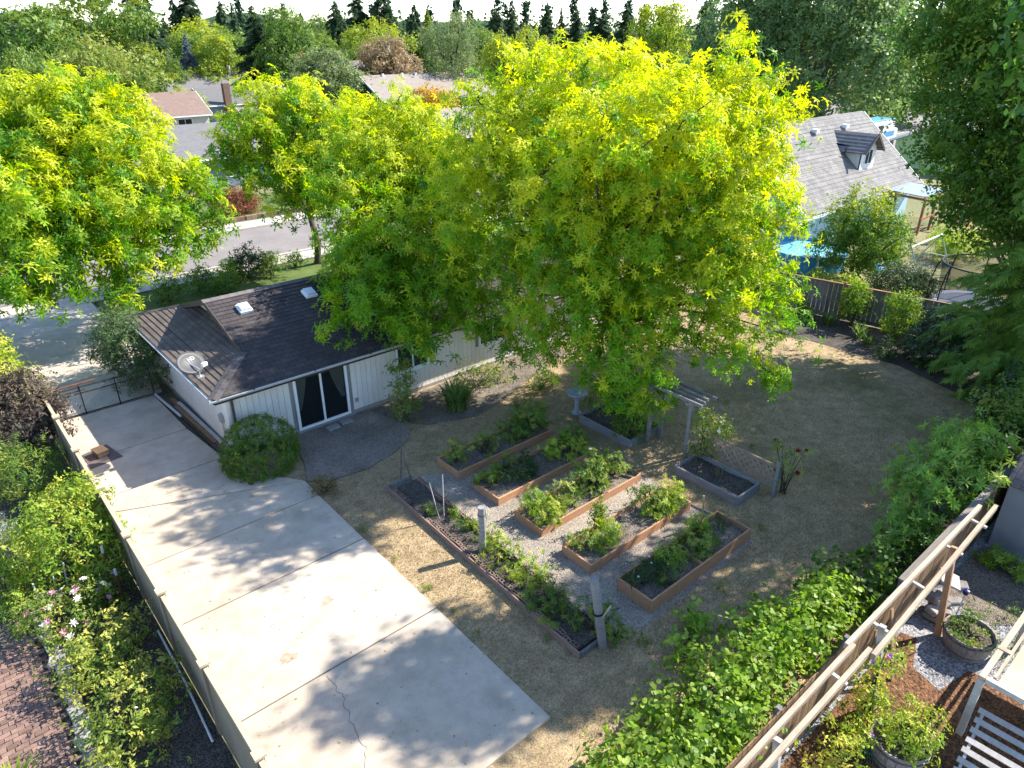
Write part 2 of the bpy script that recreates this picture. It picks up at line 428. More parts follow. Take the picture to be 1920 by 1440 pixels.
def CONCRETE(name, c1, c2):
    m, t, o = _nodes(name)
    p = _pos(t, (1, 1, 1))
    a = _noise(t, p, .55, 6, .65); b_ = _noise(t, p, 3.0, 6, .7); c = _noise(t, p, 55, 2)
    col = _ramp(t, a, [(.3, c2), (.65, c1)])
    col = _mix(t, 1.0, col, _ramp(t, b_, [(.3, (.86, .85, .84)), (.6, (1.03, 1.03, 1.03))]), 'MULTIPLY')
    col = _mix(t, 1.0, col, _ramp(t, c, [(.25, (.86, .86, .86)), (.7, (1.06, 1.06, 1.06))]), 'MULTIPLY')
    st = _noise(t, p, .9, 3, .5); sf = _ramp(t, st, [(.56, (0, 0, 0)), (.74, (.5, .5, .5))])
    col = _mix(t, sf, col, tuple(v*.62 for v in c2))
    sp = _noise(t, p, 9, 2, .4); sf2 = _ramp(t, sp, [(.74, (0, 0, 0)), (.79, (.5, .5, .5))])
    col = _mix(t, sf2, col, (.16, .13, .10))
    oi = t.nodes.new('ShaderNodeObjectInfo')
    col = _mix(t, 1.0, col, _ramp(t, oi.outputs['Random'], [(0, (.93, .92, .91)), (1, (1.05, 1.05, 1.05))]), 'MULTIPLY')
    b = t.nodes.new('ShaderNodeBsdfPrincipled'); b.inputs['Roughness'].default_value = .88; b.inputs['Specular IOR Level'].default_value = .25
    bp = t.nodes.new('ShaderNodeBump'); bp.inputs['Strength'].default_value = .25; bp.inputs['Distance'].default_value = .01
    t.links.new(c, bp.inputs['Height']); t.links.new(bp.outputs[0], b.inputs['Normal'])
    t.links.new(col, b.inputs['Base Color']); t.links.new(b.outputs[0], o.inputs[0])
    return m
def STONES(name, cols, scale, bump=.8):
    """loose gravel or chips: every cell its own shade"""
    m, t, o = _nodes(name)
    p = _pos(t, (1, 1, 1)); v = t.nodes.new('ShaderNodeTexVoronoi'); v.inputs['Scale'].default_value = scale; t.links.new(p, v.inputs['Vector'])
    h = t.nodes.new('ShaderNodeSeparateColor'); t.links.new(v.outputs['Color'], h.inputs[0])
    col = _ramp(t, h.outputs[0], [(i/(len(cols)-1), c) for i, c in enumerate(cols)])
    n = _noise(t, p, 1.0, 5); col = _mix(t, 1.0, col, _ramp(t, n, [(.3, (.72, .72, .72)), (.7, (1.2, 1.2, 1.2))]), 'MULTIPLY')
    b = t.nodes.new('ShaderNodeBsdfPrincipled'); b.inputs['Roughness'].default_value = .9; b.inputs['Specular IOR Level'].default_value = .15
    bp = t.nodes.new('ShaderNodeBump'); bp.inputs['Strength'].default_value = bump; bp.inputs['Distance'].default_value = .03; bp.invert = True
    t.links.new(v.outputs['Distance'], bp.inputs['Height']); t.links.new(bp.outputs[0], b.inputs['Normal'])
    t.links.new(col, b.inputs['Base Color']); t.links.new(b.outputs[0], o.inputs[0])
    return m

m_concrete = CONCRETE('concrete', (.50, .43, .345), (.39, .325, .25))
m_drive = CONCRETE('driveway_concrete', (.52, .455, .38), (.40, .345, .285))
m_walk = CONCRETE('sidewalk_concrete', (.44, .40, .355), (.36, .325, .29))
m_joint = M('joint_dirt', (.12, .10, .08), (.06, .05, .04), 8)
m_asphalt = M('asphalt', (.225, .20, .185), (.18, .16, .15), .6, .9, .3, 80, fine=.2, fscale=70, vary=0)
m_aggregate = STONES('exposed_aggregate', [(.13, .108, .088), (.21, .175, .145), (.29, .245, .205), (.17, .143, .118)], 34)
m_gravel = STONES('gravel', [(.17, .142, .112), (.30, .252, .205), (.42, .36, .295), (.23, .193, .155)], 42)
m_lawn = LAWN('dry_lawn')
m_ground = M('ground', (.20, .18, .09), (.10, .115, .045), .05, .95, .4, 3, vary=0, fscale=6)
m_green = M('green_lawn', (.115, .15, .035), (.06, .095, .02), .9, .95, .6, 30, vary=0)
m_soil = STONES('soil', [(.085, .070, .056), (.16, .132, .105), (.26, .215, .175), (.12, .10, .08)], 32)
m_darksoil = STONES('dark_soil', [(.045, .038, .033), (.09, .076, .064), (.15, .128, .108)], 32)
m_bark = STONES('bark_mulch', [(.055, .028, .016), (.13, .066, .034), (.23, .12, .062), (.09, .045, .024)], 24)
m_greygravel = STONES('grey_gravel', [(.12, .12, .13), (.24, .24, .25), (.38, .37, .37)], 24)
m_roof = SHINGLE('roof_shingle', (.070, .060, .060), (.050, .043, .044))
m_roof_lit = SHINGLE('roof_shingle_lit', (.145, .115, .095), (.10, .082, .07), True)  # same shingles in a lighter colour, sunlight painted into the skirt
m_cap = M('roof_cap', (.17, .15, .14), (.12, .105, .10), 3, fine=.35, fscale=60)
m_hip = M('hip_cap', (.095, .085, .085), (.07, .062, .062), 3, fine=.3, fscale=60)
m_siding = M('painted_siding', (.70, .665, .60), (.63, .60, .54), 1.6, .75, .15, 25, stretch=(1, 1, .25), vary=.035, fine=.08)
m_groove = M('siding_groove', (.30, .28, .25), (.24, .22, .20), 2)
m_cream = M('cream_panel', (.72, .66, .52), (.64, .58, .45), 3, vary=.02)
m_white = M('white_paint', (.78, .78, .77), (.70, .70, .69), 4, .5, vary=.03, fine=.06)
m_fascia = M('brown_fascia', (.085, .065, .055), (.06, .046, .04), 4, .6)
m_gutter = M('gutter', (.62, .65, .68), (.50, .53, .56), 5, .4, metal=.35, vary=.03, fine=.08)
m_base = M('foundation', (.32, .30, .28), (.24, .22, .21), 4)
m_glass = GLASS('window_glass')
m_inside = M('dark_interior', (.035, .032, .03), (.02, .02, .02), 1)
m_curtain = M('curtain', (.62, .56, .44), (.50, .45, .35), 6, stretch=(8, 8, .4), vary=0)
m_tanfence = M('tan_fence', (.30, .235, .17), (.24, .19, .135), 2, .7, stretch=(1, 1, .3), vary=.05, fine=.1)
m_tancap = M('tan_fence_cap', (.50, .40, .27), (.42, .335, .225), 4, .6, vary=.05)
m_cedar = M('cedar_board', (.52, .275, .145), (.36, .20, .115), 3.5, .8, .4, 40, stretch=(1, 2, 6), vary=.16)
m_grey = M('weathered_wood', (.30, .285, .27), (.20, .188, .178), 3, .85, .4, 40, stretch=(1, 1, 7), vary=.12)
m_greyv = M('weathered_board', (.205, .20, .20), (.115, .11, .11), 3, .9, .4, 40, stretch=(7, 7, .5), vary=.28)
m_brownv = M('brown_board', (.27, .165, .09), (.13, .082, .045), 3, .9, .4, 40, stretch=(7, 7, .5), vary=.28)
m_rail = M('pale_timber', (.48, .375, .275), (.33, .25, .18), 2, .8, .3, 30, stretch=(1, 6, 6), vary=.10)
m_pale = M('pale_grey_timber', (.50, .46, .42), (.37, .34, .31), 2, .85, .3, 30, stretch=(2, 6, 6), vary=.10)
m_lattice = M('lattice_wood', (.33, .24, .18), (.25, .18, .135), 4, vary=.08)
m_brick = M('dark_brick', (.26, .175, .13), (.16, .11, .085), 8, .9, .4, 60, vary=.3)
m_redbrick = M('red_brick', (.27, .17, .13), (.17, .105, .082), 6, .9, .4, 60, vary=.25)
m_stone = M('field_stone', (.33, .31, .29), (.20, .19, .18), 5, .9, .6, 18, vary=.25)
m_barkw = M('tree_bark', (.11, .085, .065), (.06, .048, .038), 5, .95, .8, 22, stretch=(2, 2, .6), vary=.1)
m_barkg = M('grey_bark', (.20, .175, .15), (.11, .095, .08), 5, .95, .8, 22, stretch=(2, 2, .6), vary=.1)
m_metal = M('galvanised', (.55, .56, .57), (.45, .46, .47), 6, .4, metal=.7, vary=.03)
m_dish = M('dish_grey', (.075, .075, .08), (.06, .06, .064), 6, .5, vary=0, fine=.06)
m_black = M('black_tube', (.02, .02, .021), (.014, .014, .015), 6, .5)
m_rust = M('rusty_steel', (.20, .075, .04), (.11, .045, .028), 14, .8, vary=.1)
m_bamboo = M('bamboo', (.55, .42, .22), (.40, .30, .16), 9)
m_palestake = M('pale_stake', (.58, .57, .55), (.48, .47, .46), 9)
m_blue = M('pool_blue', (.05, .32, .62), (.04, .26, .52), 3, .4, vary=0)
m_water = M('pool_water', (.22, .55, .68), (.16, .45, .60), 2, .08, .3, 4, spec=.6, vary=0)
m_canvas = M('shade_canvas', (.42, .34, .25), (.34, .275, .20), 2, .9, vary=0, fine=.08)
m_barrel = M('barrel_stave', (.34, .29, .27), (.22, .19, .18), 5, .85, .4, 30, stretch=(5, 5, .6), vary=.12)
m_hoop = M('barrel_hoop', (.20, .20, .21), (.13, .13, .14), 6, .5, metal=.6)
m_shed = M('shed_wall', (.235, .24, .25), (.20, .205, .215), 2, .8, vary=0, fine=.08)
m_shedroof = SHINGLE('shed_shingle', (.17, .135, .13), (.12, .10, .10), False, .3, .2)

# ------------------------------------------------------------------ the setting: ground, street, paths, slabs
struct('ground', MB().sheet([(-1500, -1500), (3200, -1500), (3200, 3200), (-1500, 3200)], -.06), m_ground)
struct('lawn', MB().sheet([(6.5, 3.3), (32.3, 3.3), (31.6, 20.2), (23.5, 27), (18, 27), (18, 20.3), (5.0, 20.3), (5.0, 3.3)], -.010), m_lawn)
struct('front_lawn', MB().sheet([(6.2, 27.5), (40, 27.5), (40, 38.4), (6.2, 38.4)], -.014), m_green)
struct('garden_gravel', MB().sheet([(9.2, 7.1), (10.3, 7.0), (14.5, 7.1), (14.75, 8.4), (14.7, 9.4), (14.8, 12.2), (14.6, 13.2), (12.2, 14.5), (10.5, 14.9), (9.2, 15.5)], -.004), m_gravel)
struct('flower_bed_soil', MB().sheet([(10.6, 19.95), (10.9, 18.6), (11.6, 17.7), (13.2, 17.1), (14.6, 17.4), (17.4, 18.4), (19.5, 18.9), (19.5, 20.05)], -.004), m_soil)
struct('fence_bed_soil', MB().sheet([(27.2, 15.5), (28.2, 13.0), (28.5, 9.4), (27.4, 6.1), (25.0, 5.2), (20.5, 5.0), (17.6, 4.7), (15.4, 4.5), (15, 3.3), (32.4, 3.3), (31.5, 15.5)], -.004), m_darksoil)
struct('neighbour_garden_soil', MB().sheet([(-6, 4), (1.8, 4), (1.8, 36), (-6, 36)], -.016), m_darksoil)
struct('neighbour_yard_gravel', MB().sheet([(5, -6), (31, -6), (31, 3.28), (5, 3.28)], -.012), m_greygravel)
struct('bark_mulch_path', MB().sheet([(6, -2), (11, -2), (13.2, .3), (14.3, .9), (14.2, 1.8), (13.2, 2.0), (13.4, 2.6), (14.3, 2.9), (14.2, 3.2), (11, 3.2), (8, 3.25), (6, 2.8)], -.006), m_bark)
struct('dark_mulch', MB().sheet([(16.1, 2.9), (16.0, 1.9), (17.0, 1.1), (18.9, .4), (18.9, 3.1), (17, 3.2)], -.004), m_soil)
struct('far_yard', MB().sheet([(32.4, 3), (60, 0), (60, 20), (31.9, 19.5)], -.011), M('patchy_lawn', (.27, .215, .115), (.085, .105, .03), .5, .95, .5, 30, vary=0, fscale=18))
struct('street', MB().sheet([(-120, 40.2), (190, 40.2), (190, 47.4), (-120, 47.4)], -.034), m_asphalt)
for nm, y0, y1 in (('near_kerb', 39.95, 40.2), ('far_kerb', 47.4, 47.65)):
    struct(nm, MB().box(-120, 190, y0, y1, -.06, .09), m_walk)
def slabs(root, x0, x1, y0, y1, step, z, mat, th=.12):
    n = int((x1 - x0)/step); me = box_mesh('slab', step - .015, y1 - y0, th, mat)
    for i in range(n): piece('slab', me, root, (x0 + (i + .5)*step, (y0 + y1)/2, z - th))
sw = struct('sidewalk', MB().box(-60, 90, 38.42, 39.9, -.06, .015), m_joint); slabs(sw, -8, 46, 38.43, 39.89, 1.5, .05, m_walk)
sw = struct('far_sidewalk', MB().box(-60, 90, 47.7, 49.4, -.06, .03), m_joint); slabs(sw, -6, 54, 47.71, 49.39, 1.5, .07, m_walk)
struct('far_front_lawn', MB().sheet([(-60, 49.5), (90, 49.5), (90, 58), (-60, 58)], -.012), m_green)
struct('far_street', MB().sheet([(84, 40), (180, 40), (180, 62), (84, 62)], -.03), m_asphalt)
struct('side_road', MB().sheet([(60, 30), (100, 30), (140, 66), (84, 62)], -.028), m_asphalt)

dv = struct('driveway', MB().box(1.9, 6.1, 26.1, 40.0, -.05, .01), m_joint)
for y0, y1 in ((26.15, 29.1), (29.13, 32.0), (32.03, 35.4), (35.43, 38.4)):
    MB().prism([(2.0, y0), (5.55 if y0 < 29 else 6.0, y0), (6.0, y1), (1.95, y1)], 0, .05).build('slab', m_drive, dv)
MB().prism([(1.8, 38.5), (6.2, 38.5), (6.6, 40.2), (1.4, 40.2)], 0, .054).build('slab', m_drive, dv)

pad = struct('concrete_pad', MB().prism([(1.98, 6.7), (6.74, 6.7), (6.80, 17.2), (6.1, 18.3), (5.5, 20.2), (5.3, 25.9), (1.98, 25.9)], -.05, .035), m_joint)
for poly in ([(1.96, 22.66), (5.28, 22.72), (5.22, 25.97), (1.96, 25.97)],
             [(1.96, 20.23), (5.53, 20.15), (5.29, 22.68), (1.96, 22.62)],
             [(1.96, 20.19), (5.55, 20.11), (5.70, 19.2), (5.92, 18.6), (6.25, 18.2), (6.84, 17.32), (1.96, 19.42)],
             [(1.96, 19.38), (6.86, 17.28), (6.84, 16.40), (1.96, 16.40)],
             [(1.96, 16.365), (6.83, 16.365), (6.81, 13.83), (1.96, 13.83)],
             [(1.96, 13.795), (6.81, 13.795), (6.79, 10.53), (1.96, 10.53)],
             [(1.96, 10.495), (6.79, 10.495), (6.77, 6.68), (1.96, 6.68)]):
    MB().prism(poly, -.05, .07).build('slab', m_concrete, pad, bevel=.012)
r_ = random.Random(5); pts = [(3.95, 10.4)]
while pts[-1][1] > 6.9: pts.append((pts[-1][0] + r_.uniform(-.075, .045), pts[-1][1] - r_.uniform(.03, .14)))
mb = MB()
for i in range(len(pts)-1):
    a, b = pts[i], pts[i+1]; wd = .0045
    mb.add([(a[0]-wd, a[1], .074), (b[0]-wd, b[1], .074), (b[0]+wd, b[1], .074), (a[0]+wd, a[1], .074)], [(0, 1, 2, 3)])
mb.build('crack', m_joint, pad)
m_stain = M('rust_stain', (.30, .225, .155), (.40, .33, .255), 9, .9, vary=0)
for sx0, sy0, sr in ((3.55, 11.35, .16), (5.0, 12.35, .14)):
    mb = MB(); k0 = [(sx0 + sr*r_.uniform(.5, 1.3)*math.cos(q*.45)*1.5, sy0 + sr*r_.uniform(.5, 1.2)*math.sin(q*.45)) for q in range(14)]
    mb.sheet(k0, .0735); mb.build('stain', m_stain, pad)
MB().prism([(2.24, 22.06), (3.18, 22.22), (2.98, 23.33), (2.22, 23.12)], .072, .084).build('steel_plate', M('brown_plate', (.13, .10, .095), (.10, .078, .072), 5, .6, vary=0), pad)
struct('patio', MB().prism([(6.92, 17.25), (7.5, 16.85), (8.6, 16.7), (9.6, 16.9), (10.5, 17.3), (11.0, 17.9), (10.85, 18.8), (10.55, 19.95), (7.2, 19.95), (7.5, 19.0), (7.3, 18.2)], -.05, .045), m_aggregate)
mb = MB(); hillp = []
for i in range(41):
    x = -600 + i*45; hillp.append((x + 200, 1750 - i*8, 14 + 22*math.sin(i*.33)**2 + 9*math.sin(i*.9)))
vs = [(x, y, -.5) for x, y, z in hillp] + [(x, y, max(4, z)) for x, y, z in hillp] + [(x, y + 320, -.5) for x, y, z in hillp]
n = len(hillp)
mb.add(vs, [(i, i+1, n+i+1, n+i) for i in range(n-1)] + [(n+i, n+i+1, 2*n+i+1, 2*n+i) for i in range(n-1)])
struct('hill', mb, M('far_hill', (.055, .09, .045), (.04, .07, .035), .004, .95, vary=0), smooth=True)

# ------------------------------------------------------------------ the house
house = thing('house', 'low white house with dark hipped and gabled shingle roof beside the concrete pad', 'house', (6, 20.1, 0))
EY0, EY1, EX0, EZ, SL = 19.5, 28.4, 5.40, 2.36, .333
RY = (EY0 + EY1)/2; RZ = EZ + (RY - EY0)*SL; GX = 6.98; XR = 23.4
wall = MB(); wall.box(5.93, 23, 20.13, 27.85, .12, 2.30); wall = wall.build('wall', m_groove, house)
MB().box(5.88, 23.05, 20.08, 27.9, -.05, .12).build('foundation', m_base, house)
board = box_mesh('siding_board', .188, .022, 2.17, m_siding); board_l = box_mesh('siding_board_side', .022, .188, 2.17, m_siding)
DX0, DX1 = 8.06, 9.98; WIN = [(11.95, 13.35, .95, 1.95), (15.7, 17.1, .95, 1.95)]
x = 5.93 + .1
while x < 22.95:
    ov = [q for q in WIN if q[0] - .02 < x + .1 and x - .1 < q[1] + .02]
    if x + .1 > DX0 and x - .1 < DX1: pass
    elif ov:
        q = ov[0]
        piece('siding_board', board, wall, (x, 20.118, .12), scale=(1, 1, (q[2] - .12)/2.17)); piece('siding_board', board, wall, (x, 20.118, q[3]), scale=(1, 1, (2.29 - q[3])/2.17))
    else: piece('siding_board', board, wall, (x, 20.118, .12))
    x += .2
y = 20.2
while y < 27.8: piece('siding_board', board_l, wall, (5.918, y, .12)); y += .2
MB().box(5.90, 6.0, 20.09, 20.2, .12, 2.29).build('corner_board', m_siding, house)
# sliding door
door = MB(); door.box(DX0, DX0+.09, 20.05, 20.16, .06, 2.12).box(DX1-.09, DX1, 20.05, 20.16, .06, 2.12).box(DX0+.09, DX1-.09, 20.05, 20.16, 2.03, 2.12).box(DX0+.09, DX1-.09, 20.05, 20.16, .06, .15)
door = door.build('sliding_door', m_white, house)
mxx = (DX0 + DX1)/2
MB().box(mxx-.035, mxx+.035, 20.06, 20.125, .15, 2.03).build('mullion', m_white, door)
for a, b in ((DX0+.09, mxx-.035), (mxx+.035, DX1-.09)): MB().box(a, b, 20.09, 20.10, .15, 2.03).build('pane', m_glass, door)
MB().box(DX1-.16, DX1-.13, 20.03, 20.06, .9, 1.15).build('handle', m_black, door)
MB().box(DX0, DX1, 20.125, 20.129, .15, 2.05).build('backing', m_inside, door)
for x0, x1, top in ((DX0+.1, DX0+.5, 1), (DX1-.62, DX1-.12, -1)):
    c = MB(); k = 14; vs = []
    for j in range(9):
        tz = j/8; z = 2.02 - 1.25*tz
        wd = (x1-x0)*(1-.75*tz**1.4)
        for i in range(k+1):
            u = i/k; xx = (x0 + u*wd) if top > 0 else (x1 - wd + u*wd)
            vs.append((xx, 20.113 + .007*math.sin(u*40), z))
    c.add(vs, [(j*(k+1)+i, j*(k+1)+i+1, (j+1)*(k+1)+i+1, (j+1)*(k+1)+i) for j in range(8) for i in range(k)])
    c.build('curtain', m_curtain, door)
MB().box(DX0-.1, DX1+.1, 19.93, 20.05, -.02, .07).build('threshold', m_base, house)
for a, b, z0, z1 in WIN:
    f = MB().box(a, a+.07, 20.07, 20.14, z0, z1).box(b-.07, b, 20.07, 20.14, z0, z1).box(a+.07, b-.07, 20.07, 20.14, z1-.07, z1).box(a+.07, b-.07, 20.07, 20.14, z0, z0+.07).box((a+b)/2-.03, (a+b)/2+.03, 20.075, 20.13, z0+.07, z1-.07).build('window', m_white, house)
    MB().box(a+.07, (a+b)/2-.03, 20.10, 20.105, z0+.07, z1-.07).build('pane', m_glass, f); MB().box((a+b)/2+.03, b-.07, 20.10, 20.105, z0+.07, z1-.07).build('pane', m_glass, f)
    MB().box(a-.04, b+.04, 20.03, 20.09, z0-.05, z0).build('sill', m_white, f)
# roof: deck, shingle courses, gable, caps
deck = MB(); e = .03
deck.add([(EX0, EY0, EZ-e), (XR, EY0, EZ-e), (XR, RY, RZ-e), (GX, RY, RZ-e), (GX, EY0+GX-EX0, EZ+(GX-EX0)*SL-e)], [(0, 1, 2, 3, 4)])
deck.add([(EX0, EY1, EZ), (XR, EY1, EZ), (XR, RY, RZ), (GX, RY, RZ), (GX, EY1-(GX-EX0), EZ+(GX-EX0)*SL)], [(4, 3, 2, 1, 0)])
deck.add([(EX0, EY0, EZ-.16), (XR, EY0, EZ-.16), (XR, EY1, EZ-.16), (EX0, EY1, EZ-.16)], [(3, 2, 1, 0)])
SX = 7.42
deck.add([(EX0, EY0, EZ-e), (EX0, EY1, EZ-e), (SX, EY1-(SX-EX0), EZ+(SX-EX0)*SL-e), (SX, EY0+(SX-EX0), EZ+(SX-EX0)*SL-e)], [(3, 2, 1, 0)])
roof = deck.build('roof', m_roof, house)
def course(y0, y1, front=True):
    t0, t1 = .016, .002
    if front:
        z0, z1 = EZ + (y0-EY0)*SL, EZ + (y1-EY0)*SL
        xa, xb = min(GX, EX0 + (y0-EY0)), min(GX, EX0 + (y1-EY0))
        m = MB().add([(xa, y0, z0+t0), (XR, y0, z0+t0), (XR, y1, z1+t1), (xb, y1, z1+t1), (xa, y0, z0-.01), (XR, y0, z0-.01)], [(0, 1, 2, 3), (4, 5, 1, 0)])
        m.build('shingle_course', m_roof, roof)
    else:
        z0, z1 = EZ + (y0-EX0)*SL, EZ + (y1-EX0)*SL; s0, s1 = y0-EX0, y1-EX0
        m = MB().add([(y0, EY1-s0, z0+t0*1.8), (y0, EY0+s0, z0+t0*1.8), (y1, EY0+s1, z1+t1), (y1, EY1-s1, z1+t1), (y0, EY1-s0, z0-.01), (y0, EY0+s0, z0-.01)], [(0, 1, 2, 3), (4, 5, 1, 0)])
        m.build('shingle_course', m_roof_lit, roof)
k = 23
for j in range(k): course(EY0 + (RY-EY0)*j/k, EY0 + (RY-EY0)*(j+1)/k)
k = 12
for j in range(k): course(EX0 + (SX-EX0)*j/k, EX0 + (SX-EX0)*(j+1)/k, False)
g = MB(); zs = EZ + (SX-EX0)*SL
g.add([(7.40, EY0+(SX-EX0), zs-.1), (7.40, EY1-(SX-EX0), zs-.1), (7.40, RY, RZ-.04)], [(1, 0, 2)])
g.build('gable_wall', m_cream, roof)
yh = EY0 + GX - EX0; zh = EZ + (GX-EX0)*SL
mb = MB()
for sgn in (0, 1):
    ya = yh if not sgn else EY1-(GX-EX0)
    a, b = Vector((GX, ya, zh)), Vector((GX, RY, RZ)); mb.add([a+Vector((-.02,0,.02)), b+Vector((-.02,0,.02)), b+Vector((-.02,0,-.17)), a+Vector((-.02,0,-.12)), a+Vector((.02,0,.02)), b+Vector((.02,0,.02)), b+Vector((.02,0,-.17)), a+Vector((.02,0,-.12))], [(0,1,2,3),(7,6,5,4),(0,4,5,1),(3,2,6,7)])
mb.build('rake_board', m_fascia, roof)
for sgn in (0, 1):      # soffit under the gable overhang
    ya = yh if not sgn else EY1-(GX-EX0)
    MB().add([(GX, ya, zh-.06), (7.4, ya, zh-.06), (7.4, RY, RZ-.06), (GX, RY, RZ-.06)], [(0, 1, 2, 3)]).build('soffit', m_fascia, roof)
for nm, a, b, mt, wd in (('hip_cap', (EX0, EY0, EZ+.025), (GX, yh, zh+.025), m_hip, .36), ('hip_cap', (EX0, EY1, EZ+.025), (GX, EY1-(GX-EX0), zh+.025), m_hip, .3), ('ridge_cap', (GX-.05, RY, RZ+.02), (XR, RY, RZ+.02), m_cap, .34)):
    a, b = Vector(a), Vector(b); nseg = max(3, int((b-a).length/.3)); d = (b-a)/nseg; s = Vector((d.y, -d.x, 0)).normalized()*wd/2
    for i in range(nseg):
        p, q = a+d*i, a+d*(i+1.05); dz = Vector((0, 0, -.055 if nm == 'ridge_cap' else -.028)); up = Vector((0, 0, .012))
        MB().add([p+s+dz, q+s+dz, q+up*.2, p+up, p-s+dz, q-s+dz], [(0, 1, 2, 3), (3, 2, 5, 4)]).build(nm + '_shingle', mt, roof)
MB().box(EX0+.03, XR, EY0+.03, EY0+.06, EZ-.2, EZ-.02).box(EX0+.03, EX0+.06, EY0+.06, EY1-.03, EZ-.2, EZ-.02).build('fascia', m_fascia, roof)
def gutter(a, b, nrm):
    a, b, nr = Vector(a), Vector(b), Vector(nrm); pr = [(0, 0), (0, -.10), (.07, -.10), (.12, -.03), (.12, .0), (.105, 0), (.10, -.03), (.065, -.085), (.012, -.085), (.012, 0)]
    vs = [p + nr*u + Vector((0, 0, v)) for p in (a, b) for u, v in pr]; n = len(pr)
    return MB().add(vs, [(i, (i+1)%n, n+(i+1)%n, n+i) for i in range(n)] + [tuple(range(n)), tuple(range(2*n-1, n-1, -1))])
gutter((EX0-.1, EY0+.03, EZ), (XR, EY0+.03, EZ), (0, -1, 0)).build('gutter', m_gutter, house)
gutter((EX0+.03, EY0+.03, EZ), (EX0+.03, EY1, EZ), (-1, 0, 0)).build('gutter', m_gutter, house)
for gx in (6.6, 8.6, 10.6, 12.6, 14.6, 16.6): MB().box(gx-.02, gx+.02, EY0-.10, EY0+.03, EZ-.012, EZ+.012).build('gutter_bracket', m_black, house)
MB().tube([(6.07, 19.55, 2.28), (6.07, 20.0, 2.12), (6.07, 20.04, 2.0), (6.07, 20.04, .15), (6.07, 19.86, .08)], .04, 6).build('downspout', m_fascia, house)
for sxp, syp in ((7.98, 23.0), (10.35, 23.0), (12.35, 23.0)):
    zc = EZ + (syp-EY0)*SL; an = math.atan(SL)
    s = MB().obox((sxp, syp, zc+.05), .42, .46, .1, rx=an).build('skylight', m_white, roof)
    MB().obox((sxp, syp-.02, zc+.13), .33, .36, .08, rx=an).build('dome', M('skylight_dome', (.62, .66, .70), (.56, .60, .64), 4, .15, vary=0, spec=.6) if 'skylight_dome' not in bpy.data.materials else bpy.data.materials['skylight_dome'], s)
MB().box(6.75, 7.05, 20.02, 20.10, .75, 1.2).build('electric_box', m_siding, house)
MB().box(5.80, 5.905, 20.55, 20.75, 1.0, 1.25).tube([(5.86, 20.65, 1.0), (5.86, 20.65, .1)], .02, 5).build('gas_meter', m_metal, house)
MB().lathe((10.25, 20.02, 1.98), [(.0, .1), (.05, .09), (.07, .02), (.05, -.03)], 8).build('wall_lamp', m_white, house)
MB().box(10.2, 10.32, 20.06, 20.10, .42, .55).build('outlet_cover', m_metal, house)

# satellite dish on the roof skirt
base = Vector((5.55, 20.77, 2.62))
dish = thing('satellite_dish', 'grey oval satellite dish lettered HD on the dark roof skirt', 'satellite dish', base)
nrm = Vector((.30, -.62, .72)).normalized(); uu = Vector((0, 0, 1)).cross(nrm).normalized(); vv = nrm.cross(uu)
cc = base + Vector((-.12, .25, .42)); vs = [cc - nrm*.09]; fs = []
for j in range(1, 5):
    for i in range(24):
        a = 2*math.pi*i/24; q = j/4; vs.append(cc + uu*(.46*q*math.cos(a)) + vv*(.37*q*math.sin(a)) + nrm*(.09*q*q-.09))
fs = [(0, 1+i, 1+(i+1)%24) for i in range(24)] + [(1+j*24+i, 1+(j+1)*24+i, 1+(j+1)*24+(i+1)%24, 1+j*24+(i+1)%24) for j in range(3) for i in range(24)]
mb = MB(); mb.add(vs, fs); o = mb.build('reflector', m_dish, dish, smooth=True); md = o.modifiers.new('thick', 'SOLIDIFY'); md.thickness = .015
MB().tube([base, base + Vector((0, 0, .25)), cc - nrm*.1], .025, 6).obox(base, .2, .2, .03).build('mast', m_metal, dish)
tipp = cc + nrm*.40 - vv*.36
MB().tube([cc - vv*.36 - nrm*.02, tipp], .014, 5).build('feed_arm', m_metal, dish)
MB().obox(tipp, .16, .10, .10, .4).build('receiver', m_white, dish)
fc = bpy.data.curves.new('lettering', 'FONT'); fc.body = 'HD'; fc.size = .17; fc.extrude = .002; fc.align_x = 'CENTER'
to = bpy.data.objects.new('lettering', fc); COL.objects.link(to)
dg = bpy.context.evaluated_depsgraph_get(); me = bpy.data.meshes.new_from_object(to.evaluated_get(dg)); bpy.data.objects.remove(to)
lo = link_mesh('lettering', me, m_white, dish); mt = Matrix((uu, vv, nrm)).transposed()
lo.location = cc + uu*.12 + vv*.06 - nrm*.05 - base
lo.rotation_euler = mt.to_euler()

# things beside the house
for i, (a, b, wd, h, mt, z) in enumerate([((5.42, 25.6), (5.62, 20.4), .16, .05, m_fascia, .10), ((5.60, 25.2), (5.74, 20.5), .16, .05, m_brownv, .10), ((5.66, 24.6), (5.80, 20.3), .12, .05, m_pale, .16), ((5.50, 24.4), (5.64, 21.0), .12, .04, m_brownv, .165)]):
    lab = ['dark brown plank lying nearest the concrete along the house side', 'brown weathered plank lying second from the concrete by house side', 'pale plank lying closest to the white side wall', 'short brown plank lying on top of the dark plank'][i]
    tag(MB().bar((*a, z), (*b, z + .01), wd, h).build('plank', mt), lab, 'plank', 'planks along the house side')
tag(MB().tube([(5.25, 25.9, .12), (5.40, 23.6, .12)], .045, 8).build('drain_pipe', m_gutter), 'white length of pipe lying by gate end of the house', 'pipe')
bx = thing('wooden_box', 'small brown wooden box standing on the dark plate on concrete pad', 'box', (2.68, 22.72, .086))
MB().obox((2.68, 22.72, .18), .32, .42, .18, .2).build('body', m_fascia, bx, bevel=.01); MB().obox((2.68, 22.72, .285), .35, .45, .03, .2).build('lid', M('box_lid', (.15, .095, .06), None, 5, .6), bx)
